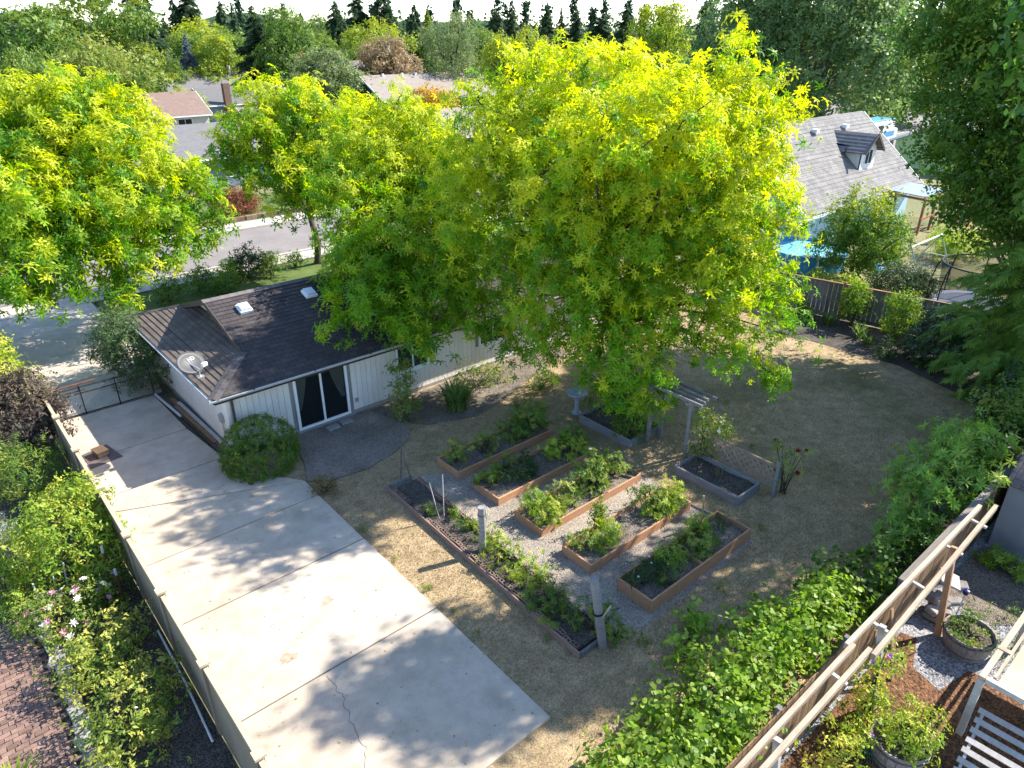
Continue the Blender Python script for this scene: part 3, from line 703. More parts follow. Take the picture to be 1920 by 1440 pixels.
for i, (x, y, rz) in enumerate(((9.0, 19.55, .1), (9.55, 19.62, -.1))):
    tag(MB().obox((x, y, .085), .42, .26, .075, rz).build('step_block', m_base, bevel=.01), ['left concrete step block below the sliding door', 'right concrete step block below the sliding door'][i], 'step')
hose = MB().tube([(10.35 + .02*math.sin(i), 19.85 - .12*i*.3, .07) for i in range(6)], .02, 5); tag(hose.build('garden_hose', m_greyv), 'short grey hose lying below wall outlet right of sliding door', 'hose')

# ------------------------------------------------------------------ fences and gate
# tan panel fence along the concrete pad
fence = thing('panel_fence', 'tan panel fence with capped posts along the left of the concrete pad', 'fence', (1.8, 15, 0))
ys = [25.0, 22.6, 20.2, 17.8, 15.4, 13.0, 10.6, 8.2, 5.8, 3.4]
post_me = box_mesh('fence_post', .13, .13, 1.80, m_tanfence); cap_me = box_mesh('post_cap', .19, .19, .05, m_tancap)
panel_me = box_mesh('fence_panel', .035, 2.27, 1.55, m_tanfence); rail_me = box_mesh('top_rail', .085, 2.27, .075, m_tancap); brail_me = box_mesh('bottom_rail', .07, 2.27, .1, m_tanfence)
for i, y in enumerate(ys):
    p = piece('fence_post', post_me, fence, (1.84, y, 0)); c = bpy.data.objects.new('post_cap', cap_me); COL.objects.link(c); c.parent = p; c.location = (0, 0, 1.80)
    if i + 1 < len(ys):
        pn = piece('fence_panel', panel_me, fence, (1.84, y - 1.2, .12))
        for me_, z in ((rail_me, 1.55), (brail_me, -.07)):
            c = bpy.data.objects.new(me_.name, me_); COL.objects.link(c); c.parent = pn; c.location = (0, 0, z)
# wire gate across the pad
gate = thing('wire_gate', 'low wire mesh gate with thin steel frame across the concrete drive', 'gate', (3.6, 26.05, 0))
gp = [1.98, 3.02, 4.12, 5.25]
for x in gp: MB().tube([(x, 26.05, .05), (x, 26.05, 1.12)], .022, 6).build('gate_post', m_black, gate)
mb = MB()
for z in (.1, 1.08, .86): mb = MB().tube([(gp[0], 26.05, z), (gp[-1], 26.05, z)], .018, 6); mb.build('gate_rail', m_black, gate)
wm = MB()
x = 2.0
while x < 5.24: wm.bar((x, 26.05, .1), (x, 26.05, 1.08), .006, .006); x += .075
z = .16
while z < 1.05: wm.bar((2.0, 26.05, z), (5.24, 26.05, z), .006, .006); z += .075
wmo = wm.build('wire_mesh', m_metal, gate); wmo['kind'] = 'stuff'
MB().tube([(1.9, 26.1, 1.16), (3.55, 26.1, 1.20)], .03, 6).tube([(1.9, 26.1, .93), (3.2, 26.1, .93)], .03, 6).tube([(3.0, 26.1, 1.18), (3.0, 26.1, .93)], .02, 6).build('red_bar', m_rust, gate)

# board fence on the right
m_cap_w = M('weathered_cap', (.24, .21, .185), (.14, .122, .108), 3, .9, .4, 40, stretch=(.6, 7, 7), vary=.15)
rf = thing('board_fence', 'weathered vertical board fence running along the right side of yard', 'fence', (14, 3.3, 0))
bm = [box_mesh('fence_board', .138, .022, 1.74, m_brownv, .006) for _ in range(4)]
x = 6.0; i = 0
while x < 32.2:
    h = 1 + random.uniform(-.012, .012); piece('fence_board', bm[i % 4], rf, (x, 3.28, .04), scale=(1, 1, h)); x += .145; i += 1
for z in (.4, 1.5): MB().box(6, 32.2, 3.305, 3.345, z, z + .09).build('fence_rail', m_brownv, rf)
for x in np.arange(6.5, 32, 2.4): MB().box(x-.05, x+.05, 3.295, 3.40, 0, 1.72).build('fence_post', m_greyv, rf)
for a, b in ((13.52, 16.9), (16.92, 20.2), (20.22, 23.6), (23.62, 27.0), (27.02, 32.2)):
    MB().box(a, b, 3.215, 3.385, 1.79, 1.83).build('cap_board', m_cap_w, rf)
# leaning trellis rails next to it
tr = thing('rail_trellis', 'pair of pale timber rails on slanting posts behind the board fence', 'trellis', (11.9, 3.05, 0))
for yy, zz, x0, x1, mt in ((3.02, 2.17, 6.0, 16.9, m_rail), (2.80, 2.10, 6.0, 17.3, m_rail)):
    MB().bar((x0, yy, zz - .02), ((x0+x1)/2 - .8, yy + .01, zz + .02), .085, .13).build('rail', mt, tr, bevel=.008)
    MB().bar(((x0+x1)/2 - .9, yy + .09 if yy > 3 else yy - .09, zz), (x1, yy + .07, zz), .085, .13).build('rail', mt, tr, bevel=.008)
for a, b in (((14.75, 2.62, -.05), (14.95, 2.92, 2.16)), ((11.75, 2.72, -.05), (11.6, 2.92, 2.12)), ((8.0, 2.7, -.05), (8.0, 2.92, 2.12))):
    MB().bar(a, b, .12, .10).build('post', m_pale if a[0] < 13 else m_cedar, tr, bevel=.006)
for xx in (8.0, 9.9, 11.6, 13.3, 15.0, 16.4): MB().bar((xx, 2.74, 2.03), (xx, 3.10, 2.07), .07, .05).build('cross_piece', m_pale, tr)
# loose boards leaning on the fence
for i, (a, b) in enumerate((((12.75, 2.75, 0), (13.0, 3.2, 1.45)), ((12.35, 2.85, 0), (12.45, 3.22, 1.2)), ((13.2, 2.9, 0), (13.35, 3.22, 1.0)))):
    tag(MB().bar(a, b, .13, .025, up=(0, 1, 0)).build('loose_board', m_brownv), ['tallest loose board leaning against the fence behind slanting post', 'second loose board leaning on fence beside the vine arch', 'shortest loose board leaning on fence near the dark corner'][i], 'board', 'boards leaning on the right fence')
# far board fence
ff = thing('board_fence', 'bluish grey board fence with brown top rail at back of the lawn', 'fence', (32, 11, 0))
fx = lambda y: 31.35 + (14.4 - y)*.2
bm = [box_mesh('fence_board', .022, .19, 1.62, m_greyv, .006) for _ in range(4)]
y = 19.8; i = 0
while y > 3.4: piece('fence_board', bm[i % 4], ff, (fx(y), y, .03), rz=.197); y -= .2; i += 1
m_brownrail = M('brown_rail', (.27, .16, .09), (.18, .105, .06), 4)
for ya, yb in ((19.9, 16.6), (16.58, 13.4), (13.38, 10.6), (10.58, 7.6), (7.58, 3.4)):
    MB().bar((fx(ya), ya, 1.685), (fx(yb), yb, 1.685), .13, .05).build('cap_rail', m_brownrail, ff); MB().bar((fx(ya)-.03, ya, .16), (fx(yb)-.03, yb, .16), .04, .14).build('kick_board', m_greyv, ff)
    MB().box(fx(yb)-.10, fx(yb)-.015, yb-.055, yb+.055, 0, 1.80).build('fence_post', m_brownrail, ff)

# ------------------------------------------------------------------ raised beds
def raised_bed(label, x0, x1, y0, y1, h, mat, th=.045, soil=m_soil, name='raised_bed', group='cedar raised beds', fill=.6, divider=None):
    root = thing(name, label, 'raised bed', ((x0+x1)/2, (y0+y1)/2, 0), group)
    MB().box(x0, x1, y0, y0+th, -.02, h).build('side_board', mat, root, bevel=.006); MB().box(x0, x1, y1-th, y1, -.02, h+.004).build('side_board', mat, root, bevel=.006)
    MB().box(x0-.004, x0+th, y0+th+.002, y1-th-.002, -.02, h-.006).build('end_board', mat, root, bevel=.006); MB().box(x1-th, x1+.004, y0+th+.002, y1-th-.002, -.02, h-.004).build('end_board', mat, root, bevel=.006)
    if divider: MB().box(divider, divider+.04, y0+th+.002, y1-th-.002, 0, h-.02).build('divider', mat, root)
    n, m = 16, 6; r = np.random.default_rng(int(x0*100+y0*10)); vs = []
    for j in range(m+1):
        for i in range(n+1): vs.append((x0+th*.6+(x1-x0-th*1.2)*i/n, y0+th*.6+(y1-y0-th*1.2)*j/m, h*fill + r.normal(0, .018)))
    MB().add(vs, [(j*(n+1)+i, j*(n+1)+i+1, (j+1)*(n+1)+i+1, (j+1)*(n+1)+i) for j in range(m) for i in range(n)]).build('soil', soil, root, smooth=True)
    return root
raised_bed('cedar raised bed nearest the house, first of the five', 10.4, 14.3, 14.45, 15.55, .24, m_cedar, divider=None)
raised_bed('cedar raised bed second from the house with dark green bushes', 10.45, 14.45, 12.65, 13.85, .24, m_cedar)
raised_bed('cedar raised bed third from house, most densely planted', 10.42, 14.45, 10.85, 11.95, .24, m_cedar)
raised_bed('cedar raised bed fourth from house with pink topped bush at far end', 10.38, 14.4, 9.02, 10.05, .26, m_cedar)
raised_bed('cedar raised bed farthest from the house, nearest the right fence', 10.45, 14.48, 7.2, 8.25, .36, m_cedar, fill=.55, divider=12.4)
raised_bed('grey weathered planter bed under the big tree beside the birdbath', 15.6, 17.2, 12.25, 14.55, .28, m_grey, th=.06, name='planter_bed', group='grey planter beds', soil=m_darksoil)
raised_bed('grey weathered planter bed in front of the lattice panel', 15.5, 16.65, 8.25, 10.45, .28, m_grey, th=.06, name='planter_bed', group='grey planter beds', soil=m_darksoil)
# long strip bed with brick edging
sb = thing('strip_bed', 'long narrow garden bed edged with dark hollow bricks beside the lawn', 'garden bed', (8.8, 11.3, 0))
MB().prism([(8.40, 7.5), (9.05, 7.5), (9.40, 15.2), (8.56, 15.2)], -.02, .07).build('soil', m_darksoil, sb)
MB().bar((8.27, 7.35, .07), (8.48, 15.35, .07), .045, .17).build('side_board', M('dull_board', (.27, .19, .15), (.19, .135, .11), 3, stretch=(5, 1, 5)), sb, bevel=.006)
MB().bar((8.30, 7.36, .07), (8.95, 7.36, .07), .045, .15).build('end_board', m_greyv, sb); MB().bar((8.5, 15.37, .07), (9.35, 15.37, .07), .045, .15).build('end_board', m_greyv, sb)
bk = MB(); L, W, H, tk = .205, .10, .10, .022
bk.box(-W/2, -W/2+tk, -L/2, L/2, 0, H).box(W/2-tk, W/2, -L/2, L/2, 0, H).box(-W/2+tk, W/2-tk, -L/2, -L/2+tk, 0, H).box(-W/2+tk, W/2-tk, L/2-tk, L/2, 0, H).box(-W/2+tk, W/2-tk, -tk*.6, tk*.6, 0, H)
bme = bpy.data.meshes.new('edging_brick'); bme.from_pydata(bk.v, [], bk.f); bme.update(); bme.materials.append(m_brick)
rb = random.Random(3)
for row, (xa, xb) in enumerate(((8.37, 8.56), (9.10, 9.42))):
    y = 7.6
    while y < 15.2:
        u = (y-7.5)/7.7
        if not (row == 0 and 13.1 < y < 14.2 and rb.random() < .5): piece('edging_brick', bme, sb, (xa+(xb-xa)*u + rb.uniform(-.02, .02), y, .07 + rb.uniform(-.02, .025)), rot=(rb.uniform(-.08, .08), rb.uniform(-.08, .08), -.03 + rb.uniform(-.12, .12)))
        y += .225
# posts and stakes
p1 = thing('garden_post', 'short grey round post with metal straps in middle of the strip bed', 'post', ((8.85, 11.37, 0.00)[0], (8.85, 11.37, 0.00)[1], 0))
q = p1.location; MB().tube([(q.x, q.y, -.1), (q.x+.01, q.y, .7), (q.x, q.y+.02, 1.42)], [.10, .095, .09], 10).build('shaft', m_grey, p1, smooth=False)
MB().tube([(q.x, q.y+.02, 1.18), (q.x, q.y+.02, 1.22)], .102, 10).build('strap', m_hoop, p1); MB().tube([(q.x+.1, q.y, 1.35), (q.x+.12, q.y-.02, 1.05)], .012, 5).build('wire', m_metal, p1)
p2 = thing('garden_post', 'tall leaning grey post tied with a stick at near end of strip bed', 'post', ((8.89, 7.24, 0.00)[0], (8.89, 7.24, 0.00)[1], 0))
q = p2.location; MB().tube([(q.x, q.y, -.1), (q.x-.09, q.y+.11, .9), (q.x-.17, q.y+.24, 1.85)], [.105, .10, .095], 10).build('shaft', m_grey, p2)
MB().tube([(q.x-.1, q.y+.03, .85), (q.x+.12, q.y-.02, 1.12)], .022, 6).build('stick', m_bamboo, p2); MB().tube([(q.x-.10, q.y+.12, .93), (q.x-.105, q.y+.13, .98)], .113, 10).build('tie', m_black, p2)
for i, (a, b, rr, mt, lab) in enumerate([
    ((8.82, 13.20, 0.00), (8.67, 13.38, 1.20), .011, m_palestake, 'thin pale stake leaning left in the strip bed'),
    ((8.95, 13.18, 0.00), (8.99, 13.21, 1.40), .011, m_palestake, 'thin pale upright stake beside the leaning one in strip bed'),
    ((9.00, 15.41, 0.00), (9.07, 15.36, 1.20), .022, m_greyv, 'dark upright stake at far corner of the strip bed'),
    ((9.27, 15.25, 0.00), (9.04, 15.30, 1.20), .018, m_greyv, 'dark stake leaning on the upright one at strip bed corner'),
    ((14.04, 8.38, 0.00), (13.95, 8.39, 1.00), .028, m_bamboo, 'straw coloured cane standing at the last cedar bed'),
    ((8.67, 9.54, 0.00), (8.87, 9.49, 1.20), .008, m_palestake, 'thin wire stake among yellow green plants of strip bed'),
    ((9.40, 9.81, 0.00), (9.50, 9.76, 0.80), .008, m_palestake, 'thin wire stake near brick edge of strip bed'),
    ((10.85, 8.08, 0.20), (10.89, 8.13, 0.75), .012, m_bamboo, 'short cane beside white flowering bush of last cedar bed')]):
    tag(MB().tube([a, b], rr, 6).build('garden_stake', mt), lab, 'stake', 'stakes in the garden')
tag(MB().bar((11.70, 10.14, 0.03), (13.17, 10.19, 0.03), .05, .04).build('gravel_board', m_cedar), 'narrow cedar strip lying in the gravel behind the fourth bed', 'board')
tag(MB().bar((14.58, 9.24, 0.03), (14.60, 8.37, 0.03), .04, .03).build('gravel_board', m_greyv), 'thin grey strip lying on ground behind the last cedar bed', 'board')

# ------------------------------------------------------------------ lattice, arbor, birdbath
lt = thing('lattice_panel', 'diagonal wooden lattice panel between two grey posts behind the planter', 'trellis', (16.72, 9.3, 0))
LX, y0, y1, z0, z1 = 16.72, 7.92, 10.55, .30, .98
MB().box(LX-.05, LX+.05, 7.80, 7.91, -.02, 1.12).build('post', m_grey, lt, bevel=.01)
for za in (z0-.03, z1-.01): MB().box(LX-.03, LX+.025, y0, y1, za, za+.04).build('frame_strip', m_lattice, lt)
hgt = z1 - z0
for sg, dx in ((1, -.012), (-1, .006)):
    c = y0 - hgt + .05
    while c < y1:
        pts = [(c, z0), (c + hgt, z1)] if sg > 0 else [(c, z1), (c + hgt, z0)]
        (ya, za), (yb, zb) = pts
        if ya < y0: f = (y0-ya)/(yb-ya); ya, za = y0, za + (zb-za)*f
        if yb > y1: f = (y1-ya)/(yb-ya); yb, zb = y1, za + (zb-za)*f
        if yb - ya > .06: MB().bar((LX+dx, ya, za), (LX+dx, yb, zb), .012, .058, up=(0, 0, 1)).build('slat', m_lattice, lt)
        c += .21
ar = thing('garden_arbor', 'grey weathered arbor with dark top beams under the big yellow tree', 'arbor', (16.9, 11.4, 0))
for x, y in ((16.31, 12.12), (16.44, 10.74), (16.95, 12.12), (16.98, 10.74)): MB().box(x-.055, x+.055, y-.055, y+.055, -.02, 1.97).build('post', m_grey, ar, bevel=.008)
for y in (12.12, 10.74): MB().bar((16.15, y, 2.02), (17.15, y, 2.02), .05, .10).build('beam', m_grey, ar)
for k, x in enumerate((16.25, 16.48, 16.72, 16.98)): MB().bar((x, 10.25 + .06*(k % 3), 2.10), (x + .02, 12.65 - .07*(k % 2), 2.10), .05, .09).build('rafter', m_greyv, ar)
bb = thing('birdbath', 'pale stone birdbath on pedestal at corner of the grey planter', 'birdbath', (15.95, 15.0, 0))
MB().lathe((15.95, 15.0, 0), [(0, 0), (.17, 0), (.18, .05), (.11, .09), (.075, .2), (.07, .45), (.1, .62), (.13, .68)], 16).build('pedestal', M('cast_stone', (.42, .46, .47), (.30, .34, .35), 8, .9, .3), bb, smooth=True)
MB().lathe((15.95, 15.0, .68), [(.1, 0), (.3, .06), (.38, .14), (.38, .17), (.33, .14), (.2, .08), (0, .07)], 20).build('bowl', bpy.data.materials['cast_stone'], bb, smooth=True)

# ------------------------------------------------------------------ right hand neighbour: barrels, rake, shed, shade frame, pallet, stones
def barrel(label, x, y, R0, h):
    root = thing('half_barrel', label, 'planter', (x, y, 0), 'half barrel planters'); n = 20
    for k in range(n):
        a0, a1 = 2*math.pi*k/n + .008, 2*math.pi*(k+1)/n - .008; vs = []
        for z, rr in ((0, R0*.80), (h*.5, R0*.94), (h, R0)):
            for a in (a0, a1):
                for q in (rr, rr - .03): vs.append((x + q*math.cos(a), y + q*math.sin(a), z))
        fs = []
        for j in range(2):
            b = j*4; fs += [(b, b+2, b+6, b+4), (b+1, b+5, b+7, b+3), (b, b+4, b+5, b+1), (b+2, b+3, b+7, b+6)]
        fs += [(8, 10, 11, 9)]
        MB().add(vs, fs).build('stave', m_barrel, root)
    for z in (.09, h*.45, h*.8):
        rr = R0*(.80 + .20*min(1, z/h*1.1)) + .006
        MB().lathe((x, y, z), [(rr, 0), (rr+.008, 0), (rr+.012, .045), (rr, .045)], 24).build('hoop', m_hoop, root)
    MB().lathe((x, y, h-.08), [(0, .02), (R0*.6, .0), (R0*.96, -.01)], 20).build('soil', m_darksoil, root)
    return root
barrel('wooden half barrel planter near the slanting brown post with blue topped rod', 14.75, 2.1, .50, .52)
barrel('wooden half barrel planter beside the green rake, overflowing with leaves', 11.0, 1.95, .50, .52)
rod = thing('garden_rod', 'thin white rod with dark blue top standing in the farther half barrel', 'garden ornament', (14.79, 2.46, 0.50))
q = rod.location; MB().tube([(q.x, q.y, .3), (q.x+.06, q.y-.03, 1.25)], .012, 6).build('stem', m_palestake, rod); MB().lathe((q.x+.06, q.y-.03, 1.22), [(0, 0), (.05, .03), (.065, .14), (.0, .16)], 10).build('torch_head', M('navy_glass', (.02, .02, .12), None, 5, .2), rod)
rk = thing('leaf_rake', 'green fan shaped leaf rake propped against the nearer half barrel', 'rake', (10.43, 2.32, 0.00))
q = Vector(rk.location); top = Vector((11.75, 2.85, 1.5)); hd = q + (top - q)*.25
MB().tube([hd, top], .014, 6).build('handle', m_black, rk)
for k in range(15):
    u = (k-7)/7; e_ = q + Vector((.05, -.33*u, .02)) ; e_.x += .12*abs(u)
    MB().tube([hd, hd.lerp(e_, .9) + Vector((0, 0, .01)), e_], .006, 4).build('tine', M('rake_green', (.05, .16, .11), None, 5, .5) if 'rake_green' not in bpy.data.materials else bpy.data.materials['rake_green'], rk)
MB().bar(hd.lerp(q, .55) + Vector((0, .18, .01)), hd.lerp(q, .55) + Vector((0, -.18, .01)), .012, .02).build('crossbar', bpy.data.materials['rake_green'], rk)
sh = thing('garden_shed', 'grey windowless garden shed with brown shingle roof by the right fence', 'shed', (20.5, 1.5, 0))
MB().box(19.05, 22.0, -1.2, 3.02, 0, 1.95).build('wall', m_shed, sh)
MB().add([(18.85, 3.12, 1.90), (18.85, -1.3, 1.90), (20.5, -1.3, 2.75), (20.5, 3.12, 2.75), (22.2, 3.12, 1.90), (22.2, -1.3, 1.90), (18.85, 3.12, 1.96), (18.85, -1.3, 1.96), (20.5, -1.3, 2.81), (20.5, 3.12, 2.81), (22.2, 3.12, 1.96), (22.2, -1.3, 1.96)], [(9, 8, 7, 6), (10, 11, 8, 9), (0, 3, 2, 1), (3, 4, 5, 2), (6, 7, 1, 0), (6, 0, 3, 9), (9, 3, 4, 10), (10, 4, 5, 11)]).build('roof', m_shedroof, sh)
MB().add([(19.05, 3.02, 1.95), (20.5, 3.02, 2.70), (22.0, 3.02, 1.95), (19.05, 2.98, 1.95), (20.5, 2.98, 2.70), (22, 2.98, 1.95)], [(0, 1, 2), (5, 4, 3)]).build('gable', m_shed, sh)
MB().box(19.03, 19.10, 2.95, 3.04, 0, 1.95).build('corner_trim', m_shed, sh)
sf = thing('shade_frame', 'pale timber frame with stretched beige canvas at the right edge', 'canopy', (13.5, .6, 0))
A, B, C_ = Vector((12.45, 1.36, 1.5)), Vector((15.6, 1.36, 1.5)), Vector((12.45, -1.6, 1.5))
MB().bar(A + Vector((-.05, 0, 0)), B, .10, .09).build('rail', m_rail, sf); MB().bar(A + Vector((.12, -.16, 0)), B + Vector((0, -.16, 0)), .05, .07).build('rail', m_rail, sf); MB().bar(A + Vector((0, -.06, -.01)), C_, .10, .10).build('rail', m_pale, sf)
MB().box(13.35, 13.45, 1.2, 1.42, 1.515, 1.56).build('spacer', m_rail, sf)
for p_ in (A, B, C_): MB().box(p_.x-.06, p_.x+.06, p_.y-.06, p_.y+.06, 0, 1.45).build('post', m_pale, sf, bevel=.008)
n = 10; vs = []
for j in range(n+1):
    for i in range(n+1):
        u, v = i/n, j/n; vs.append((12.6 + 3.0*u, 1.14 - 2.6*v, 1.47 - .35*math.sin(math.pi*min(1, .15+u*.9))*math.sin(math.pi*min(1, .1+v*.9)) + .04*math.sin(9*v)*u))
MB().add(vs, [(j*(n+1)+i, (j+1)*(n+1)+i, (j+1)*(n+1)+i+1, j*(n+1)+i+1) for j in range(n) for i in range(n)]).build('canvas', m_canvas, sf, smooth=True)
pl = thing('pallet_panel', 'grey slatted pallet panel leaning below the shade frame', 'pallet', (11.6, .6, 0))
o_, e1 = Vector((12.35, 1.22, .86)), Vector((-1.55, -.14, -.60)); e2 = Vector((.05, -1, 0))
for k in range(9):
    a = o_ + e1*(k/8); MB().bar(a, a + e2*2.3, .105, .022, up=e2.cross(e1).normalized()).build('slat', m_pale, pl)
for s in (.08, 1.1, 2.1):
    a = o_ + e2*s + Vector((0, 0, -.06)); MB().bar(a, a + e1*1.02, .05, .09).build('stringer', m_pale, pl)
rs = random.Random(11)
for i in range(16):
    x, y, z = 15.55 + rs.uniform(-.55, .75), 2.95 + rs.uniform(-.22, .15), .08 + .17*(i//6)
    mb = MB(); c = Vector((x, y, z)); pts = []
    mb.obox(c, rs.uniform(.22, .4), rs.uniform(.16, .28), rs.uniform(.12, .17), rs.uniform(0, 3), rs.uniform(-.15, .15), rs.uniform(-.15, .15))
    mb.v = [(p[0]+rs.uniform(-.03, .03), p[1]+rs.uniform(-.03, .03), p[2]+rs.uniform(-.02, .02)) for p in mb.v]
    tag(mb.build('stacked_stone', m_stone, bevel=.02), 'rough grey stone in the pile against the fence behind the slanting post', 'stone', 'stones piled by the fence')
tag(MB().obox((15.75, 2.95, .78), .5, .42, .06, .4, .3).build('broken_slab', M('pale_slab', (.48, .44, .42), None, 5)), 'pale flat slab lying on top of the stone pile', 'slab')

# ------------------------------------------------------------------ left hand neighbour: bricks, stones, stakes, pipe
bp_ = struct('brick_path', MB().sheet([(-1.9, 10.2), (-.35, 10.2), (-.20, 15.8), (-1.9, 15.8)], -.008), m_soil)
brm = [box_mesh('brick', .215, .105, .06, m_redbrick, .004) for _ in range(3)]
yy = 10.3; row = 0
while yy < 15.6:
    xx = -1.55 + (.11 if row % 2 else 0)
    while xx < -.36: piece('brick', brm[rs.randrange(3)], bp_, (xx, yy, -.012 + rs.uniform(0, .012)), rz=rs.uniform(-.03, .03)); xx += .228
    yy += .118; row += 1
for i in range(14):
    yv = 11.1 + i*.42; mb = MB().obox((-.14 + rs.uniform(-.06, .06), yv, .09), rs.uniform(.22, .32), rs.uniform(.3, .4), .2, rs.uniform(-.3, .3)); mb.v = [(p[0]+rs.uniform(-.03, .03), p[1]+rs.uniform(-.03, .03), p[2]+rs.uniform(-.03, .03)) for p in mb.v]
    tag(mb.build('edging_stone', m_stone, bevel=.02), 'rough grey stone edging the brick path, ' + ['first', 'second', 'third', 'fourth', 'fifth', 'sixth', 'seventh', 'eighth', 'ninth', 'tenth', 'eleventh', 'twelfth', 'thirteenth', 'fourteenth'][i] + ' from the bottom of picture', 'stone', 'stones edging the brick path')
tag(MB().tube([(1.72, 14.0, .05), (1.70, 12.2, .05), (1.62, 10.45, .05)], .022, 6).build('white_pipe', m_white), 'long thin white pipe lying along foot of tan fence', 'pipe')
for i, (a, b, rr, mt, lab) in enumerate([
    ((-0.09, 16.55, 0.00), (-0.08, 16.54, 0.72), .02, m_palestake, 'leftmost white stake among the pink roses'), ((0.28, 16.64, 0.00), (0.32, 16.55, 0.75), .02, m_palestake, 'middle white stake among the pink roses'),
    ((0.50, 16.61, 0.00), (0.59, 16.61, 0.92), .02, m_palestake, 'tallest white stake at right end of the rose row')]):
    tag(MB().tube([a, b], rr, 6).build('garden_stake', mt), lab, 'stake', 'stakes among the roses')
for a, b, lab in (((1.33, 16.13, 0.00), (1.37, 16.10, 1.30), 'rusty steel post with pale tip, taller and farther of two'), ((1.40, 15.37, 0.00), (1.41, 15.33, 1.10), 'rusty steel post with pale tip, shorter and nearer of two')):
    rt = thing('steel_post', lab, 'post', a, 'rusty posts in the left garden'); a, b = Vector(a), Vector(b)
    MB().tube([a, a.lerp(b, .85)], .026, 6).build('shaft', m_rust, rt); MB().tube([a.lerp(b, .85), b], .03, 6).build('tip', m_palestake, rt)

# ------------------------------------------------------------------ foliage colours
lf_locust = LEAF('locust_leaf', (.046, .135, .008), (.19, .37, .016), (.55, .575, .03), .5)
lf_locust_g = LEAF('locust_leaf_green', (.045, .11, .012), (.12, .22, .02), (.26, .32, .02), .40)
lf_bright = LEAF('bright_leaf', (.10, .19, .018), (.24, .33, .035), (.48, .46, .07), .35)
lf_mid = LEAF('mid_leaf', (.04, .095, .014), (.105, .19, .028), (.30, .31, .05), .35)
lf_vine = LEAF('vine_leaf', (.075, .16, .016), (.20, .32, .035), (.38, .46, .08), .4, .45)
lf_rhodo = LEAF('rhododendron_leaf', (.07, .16, .022), (.16, .29, .045), (.32, .36, .06), .3, .4)
lf_dark = LEAF('dark_leaf', (.018, .042, .012), (.045, .085, .022), None, .25)
lf_darker = LEAF('glossy_dark_leaf', (.012, .03, .012), (.05, .085, .035), None, .15, .25)
lf_maple = LEAF('maple_leaf', (.034, .095, .016), (.10, .205, .03), (.34, .38, .04), .38)
lf_dome = LEAF('boxwood_leaf', (.038, .095, .012), (.11, .19, .022), (.20, .24, .04), .25)
lf_cedar = LEAF('cedar_spray', (.065, .145, .03), (.16, .28, .05), (.28, .38, .06), .34)
lf_purple = LEAF('purple_leaf', (.022, .018, .018), (.085, .06, .05), (.20, .16, .09), .25)
lf_red = LEAF('red_maple_leaf', (.12, .03, .015), (.26, .10, .05), None, .3)
lf_rose = LEAF('rose_leaf', (.05, .105, .016), (.16, .235, .035), (.42, .40, .08), .32)
lf_straw = LEAF('dry_brown_leaf', (.10, .085, .035), (.20, .15, .06), None, .25)
lf_iris = LEAF('iris_blade', (.045, .10, .02), (.13, .22, .05), (.28, .30, .10), .3)
lf_silver = LEAF('silver_leaf', (.16, .20, .16), (.34, .38, .32), None, .25)
lf_lavender = LEAF('lavender_bloom', (.13, .09, .20), (.28, .20, .36), None, .3)
m_pink = M('pink_petal', (.80, .38, .50), (.70, .26, .40), 20, .6, vary=.15); m_whitep = M('white_petal', (.85, .82, .78), (.80, .70, .70), 20, .6, vary=.06)
m_redp = M('red_petal', (.22, .008, .02), (.14, .006, .014), 20, .6, vary=.15); m_mauve = M('mauve_petal', (.60, .32, .62), (.50, .24, .52), 20, .6, vary=.15); m_peach = M('peach_petal', (.82, .52, .42), (.72, .36, .30), 20, .6)

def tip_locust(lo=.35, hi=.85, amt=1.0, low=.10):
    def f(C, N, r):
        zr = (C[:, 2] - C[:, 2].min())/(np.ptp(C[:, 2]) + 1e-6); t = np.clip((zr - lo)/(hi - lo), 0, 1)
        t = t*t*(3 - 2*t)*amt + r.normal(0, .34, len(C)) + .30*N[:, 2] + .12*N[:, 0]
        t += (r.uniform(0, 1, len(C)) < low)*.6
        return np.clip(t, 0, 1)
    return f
def tip_rand(p=.3, amt=.7):
    return lambda C, N, r: np.clip((r.uniform(0, 1, len(C)) < p)*amt*r.uniform(.4, 1, len(C)) + .25*np.clip(N[:, 2], 0, 1)*amt, 0, 1)

# ------------------------------------------------------------------ the four golden locust trees
def L(*rows): return [(*p, r) for p, r in rows]
big = L(((16.47, 17.46, 8.81), 2.16), ((17.69, 15.62, 9.25), 2.39), ((18.80, 13.60, 9.15), 1.93), ((18.57, 12.16, 9.68), 1.24), ((19.41, 11.78, 8.83), 1.38), ((15.31, 18.48, 7.91), 1.69), ((16.83, 16.55, 7.72), 2.36),
        ((18.47, 14.20, 7.85), 2.52), ((19.67, 12.31, 7.73), 1.91), ((15.31, 18.09, 6.21), 2.06), ((16.76, 15.89, 5.86), 2.80), ((18.72, 13.53, 5.99), 2.99), ((19.79, 11.91, 5.96), 1.96),
        ((15.18, 16.20, 4.21), 1.88), ((16.65, 14.23, 3.85), 2.19), ((18.39, 12.43, 4.20), 2.18), ((19.90, 11.13, 4.29), 1.48), ((16.15, 12.79, 2.70), 1.22), ((15.42, 12.42, 1.87), 0.66), ((15.13, 14.85, 3.05), 1.06),
        ((18.17, 11.67, 2.85), 1.00), ((20.16, 10.00, 3.39), 0.70), ((19.39, 10.81, 2.60), 0.56), ((16.41, 11.95, 1.81), 0.53), ((14.32, 15.23, 2.59), 0.53), ((19.58, 9.80, 2.15), 0.34), ((15.34, 13.60, 2.29), 0.53))
